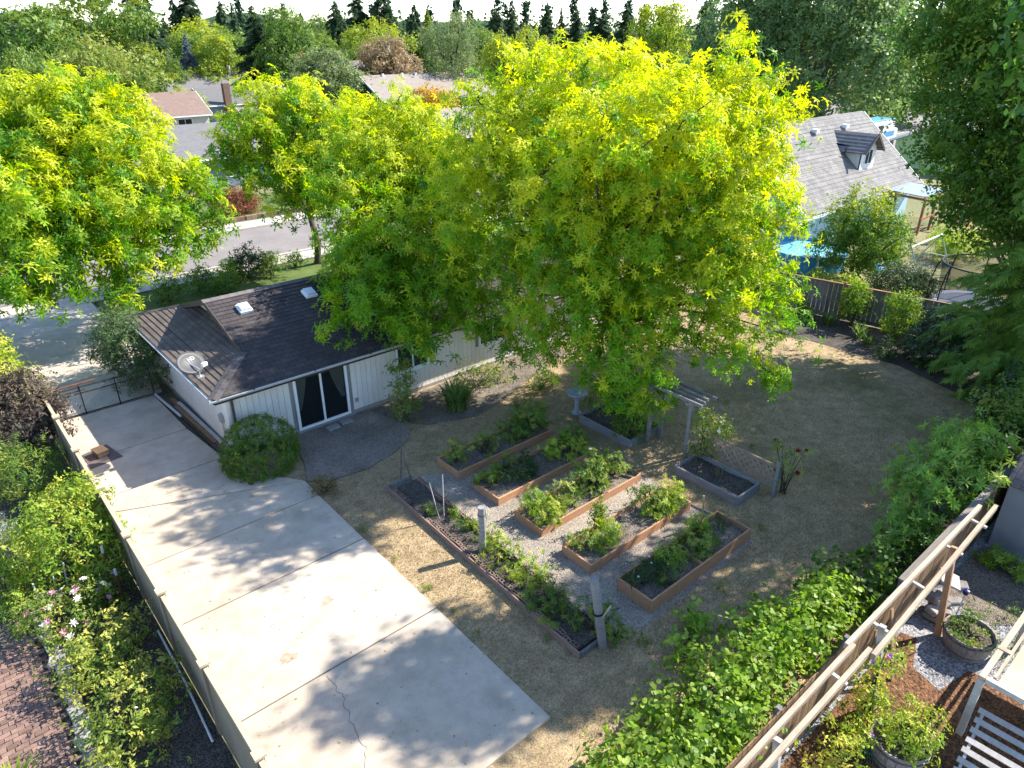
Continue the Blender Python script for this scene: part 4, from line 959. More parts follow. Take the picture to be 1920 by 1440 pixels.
big += L(((15.71, 12.06, 9.79), 1.39), ((14.96, 13.57, 9.44), 1.44), ((17.10, 11.31, 9.21), 1.30), ((14.53, 15.16, 8.64), 1.34), ((15.83, 12.22, 8.86), 1.34))
big += L(((15.64, 18.86, 9.53), 1.45), ((16.54, 18.07, 10.33), 1.4), ((17.15, 16.79, 10.75), 1.2), ((19.32, 12.48, 10.98), 1.0), ((19.81, 11.68, 10.02), 1.15), ((14.97, 18.76, 7.69), 1.2), ((18.89, 13.13, 10.69), .8))
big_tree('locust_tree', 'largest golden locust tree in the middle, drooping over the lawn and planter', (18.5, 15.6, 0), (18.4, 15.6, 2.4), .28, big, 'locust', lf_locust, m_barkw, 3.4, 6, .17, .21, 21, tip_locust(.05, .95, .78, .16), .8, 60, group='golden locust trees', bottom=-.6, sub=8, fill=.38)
left = L(((6.25, 36.47, 8.53), 2.18), ((8.15, 37.12, 8.54), 1.99), ((4.50, 35.72, 7.12), 2.47), ((7.07, 35.30, 6.70), 2.85), ((9.12, 34.83, 6.31), 1.75), ((10.44, 33.93, 5.17), 1.52), ((2.67, 33.89, 5.98), 2.28), ((4.47, 33.20, 5.11), 2.38),
         ((6.98, 33.28, 4.89), 2.28), ((9.12, 33.27, 4.35), 1.52), ((3.20, 31.84, 3.94), 1.33), ((5.13, 31.59, 3.83), 1.42), ((7.07, 32.23, 3.30), 1.14), ((10.47, 33.40, 3.86), 0.76), ((5.76, 30.97, 2.63), 0.57), ((3.25, 31.33, 2.78), 0.57))
left += L(((4.17, 31.22, 3.25), .9), ((8.18, 31.97, 3.37), .9), ((2.27, 30.92, 3.54), .9), ((6.44, 31.35, 2.50), .6))
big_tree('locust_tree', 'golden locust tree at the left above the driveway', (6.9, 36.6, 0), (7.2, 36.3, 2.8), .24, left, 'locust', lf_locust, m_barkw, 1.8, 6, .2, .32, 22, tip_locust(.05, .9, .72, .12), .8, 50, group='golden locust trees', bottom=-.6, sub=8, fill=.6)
mid = L(((14.39, 36.25, 7.42), 1.7), ((16.63, 36.38, 8.00), 2.1), ((18.61, 34.84, 7.60), 1.9), ((14.65, 35.60, 5.69), 1.6), ((16.79, 34.65, 5.84), 2.1), ((13.62, 36.54, 6.96), 1.0), ((14.90, 34.96, 3.78), .9), ((18.17, 33.38, 5.59), 1.5), ((13.27, 35.61, 5.60), .8), ((16.59, 34.19, 3.93), .7))
mid += L(((19.21, 33.37, 6.79), 1.5), ((13.04, 36.75, 6.24), .8), ((15.77, 34.57, 5.05), 1.3), ((18.26, 32.18, 4.43), 1.2))
big_tree('locust_tree', 'slender golden locust tree with dark forked trunk beside the street', (17.55, 37.3, 0), (17.3, 37.0, 2.7), .19, mid, 'locust', lf_locust, m_barkw, 2.4, 6, .2, .30, 23, tip_locust(.05, .95, .68, .15), .7, 70, group='golden locust trees', bottom=-.6, sub=7, fill=.55)
roofside = L(((15.26, 25.25, 8.13), 1.99), ((16.18, 24.07, 7.73), 1.87), ((14.13, 24.75, 6.99), 1.99), ((15.11, 22.98, 6.59), 2.22), ((16.48, 22.63, 6.82), 1.29), ((13.17, 22.99, 5.61), 1.99), ((14.53, 21.56, 5.26), 2.11), ((12.15, 21.85, 4.46), 1.64),
             ((12.87, 20.26, 4.11), 1.87), ((13.79, 19.03, 3.93), 1.40), ((10.45, 20.27, 3.81), 0.99), ((11.15, 18.97, 3.55), 1.11), ((12.30, 18.24, 3.28), 0.70), ((9.71, 19.52, 3.57), 0.53), ((15.63, 20.77, 5.03), 1.29))
roofside += L(((13.92, 18.31, 3.32), .95), ((14.58, 17.53, 3.29), .9), ((14.91, 18.80, 4.03), 1.1), ((11.61, 17.86, 3.11), .45), ((14.53, 16.52, 2.64), .5), ((16.10, 21.67, 5.78), 1.1), ((12.52, 22.79, 4.77), 1.0))
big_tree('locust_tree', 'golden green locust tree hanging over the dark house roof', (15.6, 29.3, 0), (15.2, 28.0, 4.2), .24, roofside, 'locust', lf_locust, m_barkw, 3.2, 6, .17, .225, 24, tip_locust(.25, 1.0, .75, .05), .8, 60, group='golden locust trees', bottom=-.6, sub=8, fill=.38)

# ------------------------------------------------------------------ neighbouring trees
maple = L(((33.17, 11.79, 11.72), 2.13), ((33.48, 10.87, 12.27), 2.62), ((33.13, 9.27, 11.91), 2.79), ((32.62, 10.92, 9.88), 1.97), ((32.18, 9.65, 9.97), 2.62), ((31.89, 7.67, 9.22), 2.79), ((32.07, 10.02, 8.26), 1.64), ((31.62, 8.72, 7.86), 2.30), ((31.54, 9.01, 6.87), 1.48), ((31.00, 7.93, 6.32), 1.56), ((32.95, 12.38, 11.34), 1.07), ((32.80, 11.63, 9.74), 0.98), ((33.62, 10.42, 13.66), 2.79), ((31.34, 6.47, 7.25), 2.13), ((31.36, 9.61, 6.20), 0.74))
maple += L(((31.80, 8.83, 5.76), 1.5), ((31.10, 7.53, 5.40), 1.5), ((32.08, 9.64, 6.30), 1.2), ((32.31, 10.58, 7.38), 1.2))
big_tree('maple_tree', 'dark green maple filling the upper right corner beside the dormered house', (33.6, 7.2, 0), (33.3, 7.4, 2.6), .28, maple, 'broad', lf_maple, m_barkg, 2.5, 6, .22, .24, 31, tip_rand(.12, .6), .3, 60, hollow=.66, bottom=-.5, sub=8, fill=.5)
cotton = L(((75.35, 49.21, 11.22), 4.2), ((77.65, 45.51, 13.27), 5.0), ((78.12, 40.51, 13.70), 5.2), ((79.02, 36.41, 11.76), 3.6), ((74.98, 46.06, 7.61), 4.0), ((75.57, 41.05, 8.80), 5.0), ((76.79, 36.44, 8.17), 4.2), ((77.82, 34.20, 7.98), 2.4), ((74.77, 50.10, 8.55), 3.0), ((78.08, 44.77, 17.67), 5.5), ((79.71, 39.59, 16.08), 4.6), ((75.08, 41.93, 5.44), 2.6))
big_tree('broadleaf_tree', 'huge dark grey green tree towering behind the dormered house', (77.0, 38.6, 0), (76.5, 39.5, 5.5), .7, cotton, 'small', LEAF('cottonwood_leaf', (.05, .105, .035), (.17, .25, .085), (.40, .46, .15), .4), m_barkg, .5, 10, .75, .56, 32, lambda C, N, r: np.clip(.55*np.clip(N[:, 0]*1.1 + .1, 0, 1) + r.normal(0, .1, len(C)), 0, 1), .3, 70, hollow=.66)  # tip colour paints sunlight onto the right side of the crown
small = L(((38.65, 16.43, 3.29), 1.3), ((37.90, 16.90, 2.47), 1.2), ((38.09, 15.18, 2.63), 1.25), ((37.75, 16.01, 1.39), 1.2), ((37.31, 17.00, 1.55), .9), ((38.25, 14.76, 1.71), .9), ((37.53, 15.22, 0.89), .7))
big_tree('broadleaf_tree', 'small round green tree behind the back fence near the blue pool', (37.5, 15.8, 0), (37.6, 15.9, 1.2), .11, small, 'small', LEAF('small_tree_leaf', (.03, .085, .012), (.085, .18, .02), (.36, .40, .04), .35), m_barkw, 5.0, 8, .2, .17, 33, tip_locust(.65, 1.05, .55, .0), .3, 30)

def conifer_points(base, h, rad, n, r, droop=.35, shape=.85, layers=9, low=.05):
    u = r.uniform(0, 1, n)**.8; z = low + (1-low)*u; a = r.uniform(0, 2*math.pi, n)
    lay = .82 + .18*np.sin(z*layers*2*math.pi + 1.5*np.sin(a*3))
    az = 1 + .16*np.sin(a*5 + z*9) + .10*np.sin(a*9 - z*17)
    rr = rad*(1-z)**shape*lay*az*(.45 + .55*np.sqrt(r.uniform(0, 1, n))) + .02*rad
    P = np.stack([base[0]+rr*np.cos(a), base[1]+rr*np.sin(a), base[2]+h*z - droop*rr*.35], 1)
    N = np.stack([np.cos(a), np.sin(a), -droop*np.ones(n)], 1) + r.normal(0, .18, (n, 3))
    return P, N
r = np.random.default_rng(41); base = (29.7, 5.3, 0)
ced = thing('cedar_tree', 'large drooping green cedar at the right edge beside back fence', 'tree', base)
P, N = [], []
for k in range(230):        # separate boughs so that gaps show between them
    z = .4 + 12.6*(k/230)**.95; a = r.uniform(0, 6.28); Lb = (3.9*(1 - z/14.2)**.7)*r.uniform(.75, 1.1); nn = int(26*Lb/2) + 6
    t = r.uniform(.22, 1, nn); w_ = r.normal(0, .24, nn)*(1.15 - t)*Lb*.6
    px = base[0] + t*Lb*math.cos(a) - w_*math.sin(a); py = base[1] + t*Lb*math.sin(a) + w_*math.cos(a)
    P.append(np.stack([px, py, z + .25*t*Lb*.4 - .42*(t**2)*Lb*.6 - np.abs(w_)*.3 + r.normal(0, .05, nn)], 1))
    N.append(np.tile([math.cos(a), math.sin(a), -.45], (nn, 1)) + np.stack([-np.sign(w_)*math.sin(a)*.5, np.sign(w_)*math.cos(a)*.5, 0*w_], 1) + r.normal(0, .2, (nn, 3)))
P, N = np.concatenate(P), np.concatenate(N); keep = P[:, 2] > .1
crown('crown', 'needle', lf_cedar, ced, P[keep], N[keep], r.uniform(.30, .46, keep.sum()), r, r.uniform(0, .5, keep.sum()), True)
MB().tube([base, (29.7, 5.3, 4), (29.7, 5.3, 13.4)], [.3, .2, .04], 8).build('trunk', m_barkw, ced)

# trees outside the picture on the sunny side: their shade falls across the yard
big_tree('broadleaf_tree', 'tall broadleaf tree just outside the right edge beyond the shed', (23.6, .6, 0), (23.3, 1.2, 6.0), .3,
         [(19.8, 4.0, 12.2, 1.2), (21.5, 3.6, 11.0, 1.5), (20.5, 4.2, 13.8, 1.3), (22.5, 4.3, 9.6, 1.3), (23.0, 3.2, 13.0, 1.6), (23.6, 3.4, 10.8, 1.2)], 'broad', lf_maple, m_barkg, 2.2, 9, .34, .34, 51, None, .3, 30)
big_tree('broadleaf_tree', 'leafy tree just outside the right edge behind the cedar', (35.0, 1.4, 0), (34.8, 2.0, 4.2), .3,
         [(33.5, 3.2, 9.5, 2.3), (35.5, 1.6, 11.5, 2.2), (34.5, 5.2, 11.6, 2.2), (36.6, 4.2, 10.4, 2.0), (31.5, 1.8, 7.6, 1.6), (29.2, 2.6, 10.6, 2.0), (31.0, 2.8, 12.6, 2.0), (27.0, 3.2, 8.8, 1.4)], 'broad', lf_maple, m_barkg, 1.7, 8, .38, .36, 52, None, .3, 30)

# ------------------------------------------------------------------ shrubs and garden plants
def blossom_mesh(name, mat, rr=1.0):
    mb = MB()
    for k in range(7):
        a = 2*math.pi*k/7; t = a + .45
        mb.add([(0, 0, -.1), (.5*math.cos(t), .5*math.sin(t), .22), (math.cos(a), math.sin(a), .28), (.5*math.cos(2*a-t), .5*math.sin(2*a-t), .22)], [(0, 3, 2, 1)])
        mb.add([(0, 0, 0), (.35*math.cos(t+.2), .35*math.sin(t+.2), .42), (.55*math.cos(a+.2), .55*math.sin(a+.2), .55), (.35*math.cos(2*a-t+.2), .35*math.sin(2*a-t+.2), .42)], [(0, 3, 2, 1)])
    me = bpy.data.meshes.new(name); me.from_pydata(mb.v, [], mb.f); me.update(); me.materials.append(mat); return me
BL = {n: blossom_mesh(n + '_blossom', m) for n, m in (('pink', m_pink), ('white', m_whitep), ('red', m_redp), ('mauve', m_mauve), ('peach', m_peach))}
SEED = [100]
def shrub(name, label, cat, base, lobes, kind, mat, dens=8, k=5, spread=.10, size=.11, flowers=None, group=None, tip=tip_rand(.3, .6), hollow=.6, bottom=-.6, droop=.2, stems=True, stemmat=None, amp=1.0):
    SEED[0] += 1; r = np.random.default_rng(SEED[0]); base = tuple(base)
    root = thing(name, label, cat, base, group)
    lo = [(base[0]+l[0], base[1]+l[1], base[2]+l[2]) + tuple(l[3:]) for l in lobes]
    P, N, cid, C, CN = lobe_points(lo, dens, k, spread, r, hollow, droop, bottom, .35, amp)
    ct = tip(C, CN, r) if tip else np.zeros(len(C)); tp = np.clip(ct[cid] + r.normal(0, .1, len(cid)), 0, 1)
    kp = P[:, 2] > base[2] + .02; P, N, tp = P[kp], N[kp], tp[kp]
    crown('foliage', kind, mat, root, P, N, r.uniform(.7, 1.2, len(P))*size, r, tp)
    if stems:
        mb = MB(); idx = r.choice(len(C), min(12, len(C)), replace=False)
        for i in idx:
            p = Vector(C[i]); b = Vector(base) + Vector((r.normal(0, .05), r.normal(0, .05), -.03))
            mb.tube([b, b.lerp(p, .5) + Vector((0, 0, .06)), p], [.016, .012, .006], 4, cap=False)
        mb.build('stem', stemmat or m_barkw, root)
    if flowers:
        cand = np.where(CN[:, 2] > -.1)[0]
        for col, n, s in flowers:
            for i in r.choice(cand, min(n, len(cand)), replace=False):
                p = C[i] + CN[i]*.10; o = piece('blossom', BL[col], root, p + np.array([0, 0, .03])); o.scale = (s*r.uniform(.8, 1.2),)*3
                d = Vector(CN[i]) + Vector((0, 0, .6)); o.rotation_euler = d.to_track_quat('Z', 'Y').to_euler()
    return root
one = lambda rx, ry, h, z=None: [(0, 0, h*.5 if z is None else z, rx, ry, h*.5)]
# round clipped bush and its neighbours
shrub('boxwood_bush', 'dense round clipped bush at the house corner by concrete pad', 'bush', (6.35, 19.05, 0), [(0, 0, .62, 1.08, 1.05, .90), (-.1, -.1, .3, 1.05, 1.02, .55)], 'small', lf_dome, 40, 6, .04, .062, hollow=.95, bottom=-.9, droop=0, tip=tip_rand(.2, .6), amp=.12)
shrub('tall_shrub', 'tall dark green shrub between the wire gate and the house corner', 'bush', (5.15, 26.9, 0), [(0, 0, 1.3, .85, .8, 1.3), (-.1, .9, 1.5, .9, .9, 1.3), (.1, -.5, .8, .6, .5, .8), (-.2, 1.9, 1.4, .8, .8, 1.2)], 'narrow', LEAF('grey_green_leaf', (.028, .055, .022), (.075, .12, .05), (.15, .22, .05), .25), 11, 6, .15, .17, tip=tip_rand(.2, .5))
shrub('small_shrub', 'small brownish shrub at corner where concrete pad meets the lawn', 'bush', (7.05, 16.45, 0), [(0, 0, .22, .38, .34, .26)], 'narrow', lf_straw, 60, 4, .06, .08)
shrub('rose_bush', 'leggy rose bush with one pink bloom against the white wall', 'bush', (11.2, 18.4, 0), [(0, 0, .45, .40, .36, .42), (.2, .5, 1.2, .3, .3, .35), (.1, .6, 1.75, .22, .22, .25), (.55, .7, 1.6, .22, .2, .3), (-.1, .3, .9, .25, .25, .3)], 'small', lf_rose, 16, 5, .10, .11, [('pink', 2, .07)], stemmat=m_barkw)
def blades(name, label, cat, base, n, h, sp, mat, wd=.035, seed=1, group=None, bend=.5):
    r = np.random.default_rng(seed); root = thing(name, label, cat, base, group); V, F, T = [], [], []
    for i in range(n):
        a = r.uniform(0, 6.28); d = np.array([math.cos(a), math.sin(a), 0]); s = np.array([-d[1], d[0], 0])*wd/2*r.uniform(.7, 1.2); b = d*r.uniform(0, sp*.3) + np.array([r.normal(0, sp*.15), r.normal(0, sp*.15), 0]); hh = h*r.uniform(.6, 1.1); le = sp*r.uniform(.2, 1)
        k = len(V); t = r.uniform(0, 1)
        for u in (0, .4, .75, 1.0):
            c = b + d*le*u**1.6 + np.array([0, 0, hh*(u - bend*.45*u**3)]); ww = s*(1.0 if u < .7 else .65 if u < .9 else .05); V += [c - ww, c + ww]; T += [t, t]
        for j in range(3): F += [(k+2*j, k+2*j+1, k+2*j+3), (k+2*j, k+2*j+3, k+2*j+2)]
    me = np_mesh('leaf_blades', np.array(V), np.array(F), mat, {'tone': np.array(T), 'tip': np.clip(r.normal(.15, .25, len(V)), 0, 1)}); link_mesh('leaf_blades', me, None, root)
    return root
blades('iris_clump', 'big clump of arching strap leaves in the bed by the wall', 'plant', (13.0, 18.0, 0), 260, 1.25, .75, lf_iris, .05, 5)
shrub('low_shrub', 'low dull green shrub against the wall behind the strap leaves', 'bush', (14.5, 18.9, 0), [(0, 0, .4, .7, .5, .42), (.9, -.1, .3, .6, .4, .3)], 'small', lf_rose, 11, 5, .12, .11)
shrub('low_plant', 'low green plant on the dry ground left of the birdbath', 'plant', (16.4, 17.3, 0), [(0, 0, .25, .5, .4, .28)], 'small', lf_mid, 22, 4, .08, .10)
shrub('low_plant', 'tiny upright weed on the grass between iris and birdbath', 'plant', (14.3, 16.2, 0), [(0, 0, .3, .18, .18, .3)], 'small', lf_mid, 40, 4, .05, .07)
# cedar beds, from the house outwards
G = 'plants in the raised beds'
def bedplant(label, x, y, rx, ry, h, kind, mat, fl=None, size=.11, dens=20, z=.12): return shrub('garden_plant', label, 'plant', (x, y, z), [(0, 0, h*.5, rx, ry, h*.5), (rx*.3, -ry*.2, h*.35, rx*.7, ry*.7, h*.4)], kind, mat, dens, 4, .07, size, fl, G)
bedplant('small bright plant at near corner of the first cedar bed', 10.75, 15.1, .28, .28, .62, 'star', lf_rose)
bedplant('thin leafy plant in middle of the first cedar bed', 11.75, 14.95, .48, .36, .62, 'star', lf_rose, dens=14)
bedplant('lower left half of the bush pair at far end of first bed', 13.0, 15.0, .5, .4, .68, 'star', lf_mid)
bedplant('tall bush at the far end of the first cedar bed', 13.85, 15.1, .58, .45, .98, 'star', lf_mid)
bedplant('small plant at near corner of the second cedar bed', 10.75, 13.55, .34, .28, .5, 'star', lf_mid)
bedplant('dark green low bush in the second cedar bed', 11.75, 13.3, .62, .42, .6, 'narrow', lf_dark, size=.12, dens=24)
bedplant('reddish green bush behind the dark one in second bed', 11.45, 13.65, .35, .25, .66, 'star', lf_rose, dens=14)
bedplant('broad yellow green bush at far end of the second bed', 13.6, 13.2, .68, .45, .68, 'star', lf_bright)
bedplant('upright green bush at the far corner of second bed', 14.15, 13.45, .36, .34, .78, 'star', lf_mid)
bedplant('pale yellow plant at near corner of the third cedar bed', 10.82, 11.15, .42, .32, .55, 'star', lf_bright, dens=26)
bedplant('fresh green plant behind the pale corner plant of third bed', 10.95, 11.65, .38, .3, .68, 'star', lf_vine)
bedplant('olive plant second along the third cedar bed', 11.75, 11.45, .42, .34, .6, 'star', lf_rose)
bedplant('large leafy mass in middle of the third cedar bed', 12.75, 11.4, .58, .45, .62, 'star', lf_mid)
bedplant('tall rose with one white bloom in the third cedar bed', 13.15, 11.75, .45, .32, .95, 'star', lf_mid, [('white', 1, .075)])
bedplant('leafy plant at the far end of third cedar bed', 13.85, 11.5, .42, .38, .68, 'star', lf_rose)
bedplant('yellow green plant at near end of fourth cedar bed, right one', 11.35, 9.5, .45, .36, .62, 'star', lf_bright)
bedplant('reddish olive plant at near corner of the fourth bed', 10.8, 9.7, .38, .32, .55, 'star', lf_rose, dens=14)
bedplant('thin tall shoot behind plants of the fourth cedar bed', 11.75, 10.1, .16, .16, .9, 'small', lf_rose, dens=26)
bedplant('pink flowered bush at the far end of fourth bed', 13.25, 9.75, .38, .34, .82, 'star', lf_mid, [('peach', 4, .075)])
bedplant('yellow bush at far right corner of the fourth bed', 13.9, 9.4, .42, .34, .72, 'star', lf_bright)
bedplant('bright low bush in front of pink flowered one, fourth bed', 13.35, 9.3, .42, .26, .55, 'star', lf_bright)
bedplant('dark bush with white flowers at near corner of last bed', 10.95, 7.85, .45, .36, .55, 'narrow', lf_dark, [('white', 6, .035)], .12, 24, .2)
bedplant('bright green dome plant in near half of last bed', 11.9, 7.9, .36, .34, .5, 'narrow', lf_vine, None, .12, 30, .2)
bedplant('tiny plant near front board of the last cedar bed', 11.25, 7.42, .2, .16, .32, 'star', lf_mid, z=.2)
bedplant('olive bush in far half of the last cedar bed', 12.95, 7.75, .5, .38, .5, 'star', lf_rose, z=.2)
bedplant('tall yellow green plant beside cane in the last bed', 13.3, 8.05, .3, .22, .7, 'star', lf_bright, z=.2)
bedplant('tiny pink flowered plant at far end of last bed', 14.1, 7.85, .15, .15, .35, 'star', lf_mid, [('pink', 2, .045)], z=.2)
# strip bed
G = 'plants in the strip bed'
for lab, x, y, rx, h, mt in (('small dark seedling at far end of the strip bed', 8.72, 13.6, .2, .22, lf_mid), ('seedling beside the pale stakes in strip bed', 9.1, 13.2, .24, .25, lf_mid), ('low sprawling plant left of the short grey post', 9.2, 12.4, .3, .3, lf_mid),
    ('yellow green plant right beside the short grey post', 9.15, 11.5, .36, .5, lf_bright), ('wide yellow green plant after the short grey post', 8.95, 10.8, .46, .5, lf_rose), ('bright yellow plant around the wire stakes', 9.0, 9.85, .46, .5, lf_bright),
    ('green bushy plant in near half of the strip bed', 8.8, 9.0, .48, .5, lf_mid), ('small plant by the side board of strip bed', 8.5, 8.45, .26, .3, lf_mid), ('green plant at foot of tall leaning post', 9.05, 7.75, .46, .6, lf_mid), ('dark weed at the near corner of strip bed', 9.3, 7.25, .34, .25, lf_mid)):
    shrub('garden_plant', lab, 'plant', (x, y, .06), [(0, 0, h*.5, rx, rx*.85, h*.5), (rx*.4, -rx*.5, h*.35, rx*.6, rx*.6, h*.35)], 'star', mt, 18, 4, .08, .105, None, G)
# planters
shrub('leafy_bush', 'dense green bush filling the planter under the big tree', 'bush', (16.3, 13.0, .1), [(0, 0, .5, .62, .6, .5), (.1, .5, .95, .5, .5, .5), (0, 1.0, .8, .45, .45, .6), (-.1, -.3, .35, .55, .4, .4)], 'small', lf_mid, 16, 6, .11, .11)
shrub('climbing_rose', 'white and pink climbing rose at the arbor post by lattice', 'rose', (16.75, 10.3, .1), [(0, .1, .45, .34, .34, .4), (.1, 0, 1.1, .36, .36, .4), (.4, -.4, 1.0, .35, .35, .3), (-.1, .2, 1.55, .25, .3, .3), (-.2, -.15, .5, .3, .3, .3)], 'small', lf_rose, 15, 5, .1, .10, [('white', 9, .075), ('pink', 4, .07)])
shrub('red_rose', 'sparse dark red rose behind the short lattice post', 'rose', (17.1, 7.75, 0), [(0, 0, .8, .3, .3, .4), (.3, .5, 1.0, .4, .35, .25), (.2, -.2, 1.3, .2, .2, .2)], 'small', lf_rose, 10, 4, .09, .09, [('red', 6, .085)])
blades('dry_stalk', 'dry stalk standing in the planter before the lattice', 'plant', (16.1, 9.3, .17), 14, .55, .3, lf_straw, .018, 8)
# grape vines by the right fence
G = 'vines along the right fence'
shrub('grape_vine', 'sunlit grape vine mass against the fence, lower right foreground', 'vine', (8.3, 4.55, 0), [(0, -.1, .4, .9, .6, .5), (.9, .1, .55, .6, .55, .6), (1.6, -.3, .7, .6, .5, .6), (-1.0, .1, .45, .8, .6, .5), (-1.8, .5, .25, .7, .45, .35), (.2, .75, .2, .7, .35, .3), (-.8, -.6, .85, .7, .4, .5), (.4, -.7, 1.0, .7, .35, .5), (-2.2, -.2, .5, .6, .5, .5)], 'vine', lf_vine, 15, 6, .15, .085, None, G, tip_rand(.4, .7), .6, -.4)
shrub('grape_vine', 'grape vine mass farther along the fence with dark hollow', 'vine', (11.6, 4.7, 0), [(0, 0, .4, .8, .6, .5), (.9, -.3, .6, .7, .5, .55), (1.7, -.2, .4, .7, .5, .45), (-.9, .1, .5, .7, .55, .6), (.3, .8, .2, .6, .35, .28), (-.3, -.6, .95, .7, .35, .5), (2.3, .1, .3, .5, .45, .35)], 'vine', lf_vine, 13, 6, .15, .085, None, G, tip_rand(.25, .5), .6, -.4)
shrub('grape_vine', 'shaded low vine patch between vines and the rhododendron', 'vine', (14.6, 4.5, 0), [(0, 0, .3, 1.0, .6, .4), (1.1, -.2, .35, .8, .5, .45), (-.4, .5, .2, .6, .4, .25)], 'vine', lf_mid, 9, 5, .16, .11, None, G, tip_rand(.1, .3), .6, -.4)
shrub('vine_runner', 'vine runner reaching out over the brown lawn', 'vine', (10.3, 6.1, 0), [(0, 0, .15, .55, .2, .2), (.6, .3, .15, .3, .2, .2), (-.5, -.3, .2, .3, .25, .2)], 'vine', lf_vine, 12, 5, .12, .11, None, G)
blades('grass_clump', 'tall grass clump between shaded vine and fence', 'grass', (14.2, 3.9, 0), 160, .6, .5, lf_iris, .016, 9)
# rhododendron and bed shrubs to the right
shrub('rhododendron', 'large rhododendron with whorled leaves beside the right fence', 'bush', (18.6, 4.4, 0), [(0, 0, 1.3, 1.1, .9, .9), (1.0, .2, 1.7, .9, .7, .8), (-.9, 0, 1.0, .8, .7, .7), (.6, -.5, 2.1, .8, .6, .6), (1.9, -.1, 1.6, .9, .6, .8), (-1.4, .1, .6, .5, .5, .5), (.2, .7, .8, .8, .4, .6), (-.4, -.4, 1.7, .6, .5, .5)], 'star', lf_rhodo, 7.5, 4, .16, .20, None, None, tip_rand(.25, .6), .72, -.3)
shrub('small_shrub', 'small rhododendron shoot on the near side of the large one', 'bush', (16.5, 4.35, 0), [(0, 0, .5, .55, .4, .4), (.5, .0, .6, .4, .3, .4)], 'star', lf_rhodo, 13, 3, .12, .17)
shrub('dark_shrub', 'olive shrub behind the rhododendron at the right edge', 'bush', (22.6, 4.2, 0), [(0, 0, 1.1, 1.3, .8, 1.0), (1.5, .3, 1.2, 1.1, .8, 1.0), (-1, .1, .8, .8, .6, .7)], 'small', lf_mid, 7, 6, .17, .16)
shrub('dark_shrub', 'very dark shrub in the shade below the cedar', 'bush', (25.6, 4.6, 0), [(0, 0, .8, 1.2, .8, .9), (1.4, .3, .9, 1.1, .8, .9)], 'small', lf_darker, 7, 6, .17, .16)
shrub('round_shrub', 'dark glossy round shrub in front of the back fence', 'bush', (29.7, 8.4, 0), [(0, 0, .95, 1.15, 1.2, 1.0), (.2, .6, .8, .9, .8, .8)], 'star', lf_darker, 12, 5, .14, .17, None, None, None)
shrub('young_tree', 'left one of two small vase shaped shrubs along the back fence', 'bush', (31.1, 12.6, 0), [(0, 0, 1.1, .5, .5, .75), (0, .1, .6, .28, .28, .4), (0, 0, 1.6, .42, .42, .4)], 'small', lf_locust_g, 14, 5, .12, .12, None, 'vase shaped shrubs')
shrub('young_tree', 'right one of two small vase shaped shrubs along the back fence', 'bush', (30.8, 10.55, 0), [(0, 0, 1.2, .62, .62, .8), (0, .1, .6, .28, .28, .5), (0, 0, 1.75, .52, .52, .45)], 'small', lf_locust_g, 14, 5, .12, .12, None, 'vase shaped shrubs')
for i, (x, y, n, h) in enumerate(((30.4, 14.2, 60, .8), (30.6, 13.4, 70, .75), (30.2, 11.8, 70, .8), (29.7, 11.2, 50, .6), (31.0, 14.9, 60, .9))):
    blades('iris_clump', ['iris clump second from the left along the back fence', 'iris clump left of the fence post by the vase shrubs', 'iris clump between the two vase shaped shrubs', 'low iris clump in front of right vase shrub', 'iris clump farthest left along the back fence'][i], 'plant', (x, y, 0), n, h, .5, lf_iris, .05, 60+i, 'irises along the back fence')
shrub('low_shrub', 'small dark shrub at lawn edge in front of back bed', 'bush', (29.0, 10.0, 0), [(0, 0, .3, .55, .45, .32)], 'small', lf_dark, 18, 5, .1, .11)
# barrels and arch of flowers
shrub('barrel_plant', 'leafy plant spilling over rim of the nearer half barrel', 'plant', (11.1, 1.85, .42), [(0, 0, .22, .42, .42, .24), (.35, -.1, .3, .3, .3, .25), (-.15, .1, .3, .3, .3, .3)], 'small', lf_bright, 22, 5, .08, .09)
shrub('barrel_plant', 'low green plant in the farther half barrel', 'plant', (14.7, 2.1, .42), [(0, 0, .12, .42, .4, .16)], 'small', lf_mid, 20, 4, .08, .09)
shrub('flowering_vine', 'pale leafed flowering vine climbing the near slanting post', 'vine', (11.2, 2.75, 0), [(.2, 0, .7, .3, .2, .45), (.4, -.02, 1.3, .25, .2, .45), (-.7, -.1, .4, .45, .25, .4), (-1.4, -.15, .35, .45, .25, .35), (-.1, -.15, .5, .35, .2, .35)], 'small', lf_bright, 12, 5, .11, .11, [('mauve', 4, .07)], None, tip_rand(.5, .9))
shrub('ground_weed', 'fine green ground cover on the gravel beyond the half barrel', 'plant', (16.0, 1.5, 0), [(0, 0, .05, 1.0, .7, .10), (.9, -.3, .05, .7, .5, .1)], 'narrow', lf_mid, 22, 4, .14, .09, stems=False)
shrub('small_fern', 'small green plant at the foot of the grey shed', 'plant', (18.2, 2.3, 0), [(0, 0, .2, .35, .6, .22)], 'star', lf_vine, 18, 4, .09, .14)
shrub('small_weed', 'green weed beside the pallet panel at bottom right', 'plant', (10.9, 1.0, 0), [(0, 0, .15, .3, .25, .2)], 'small', lf_vine, 30, 4, .07, .08)
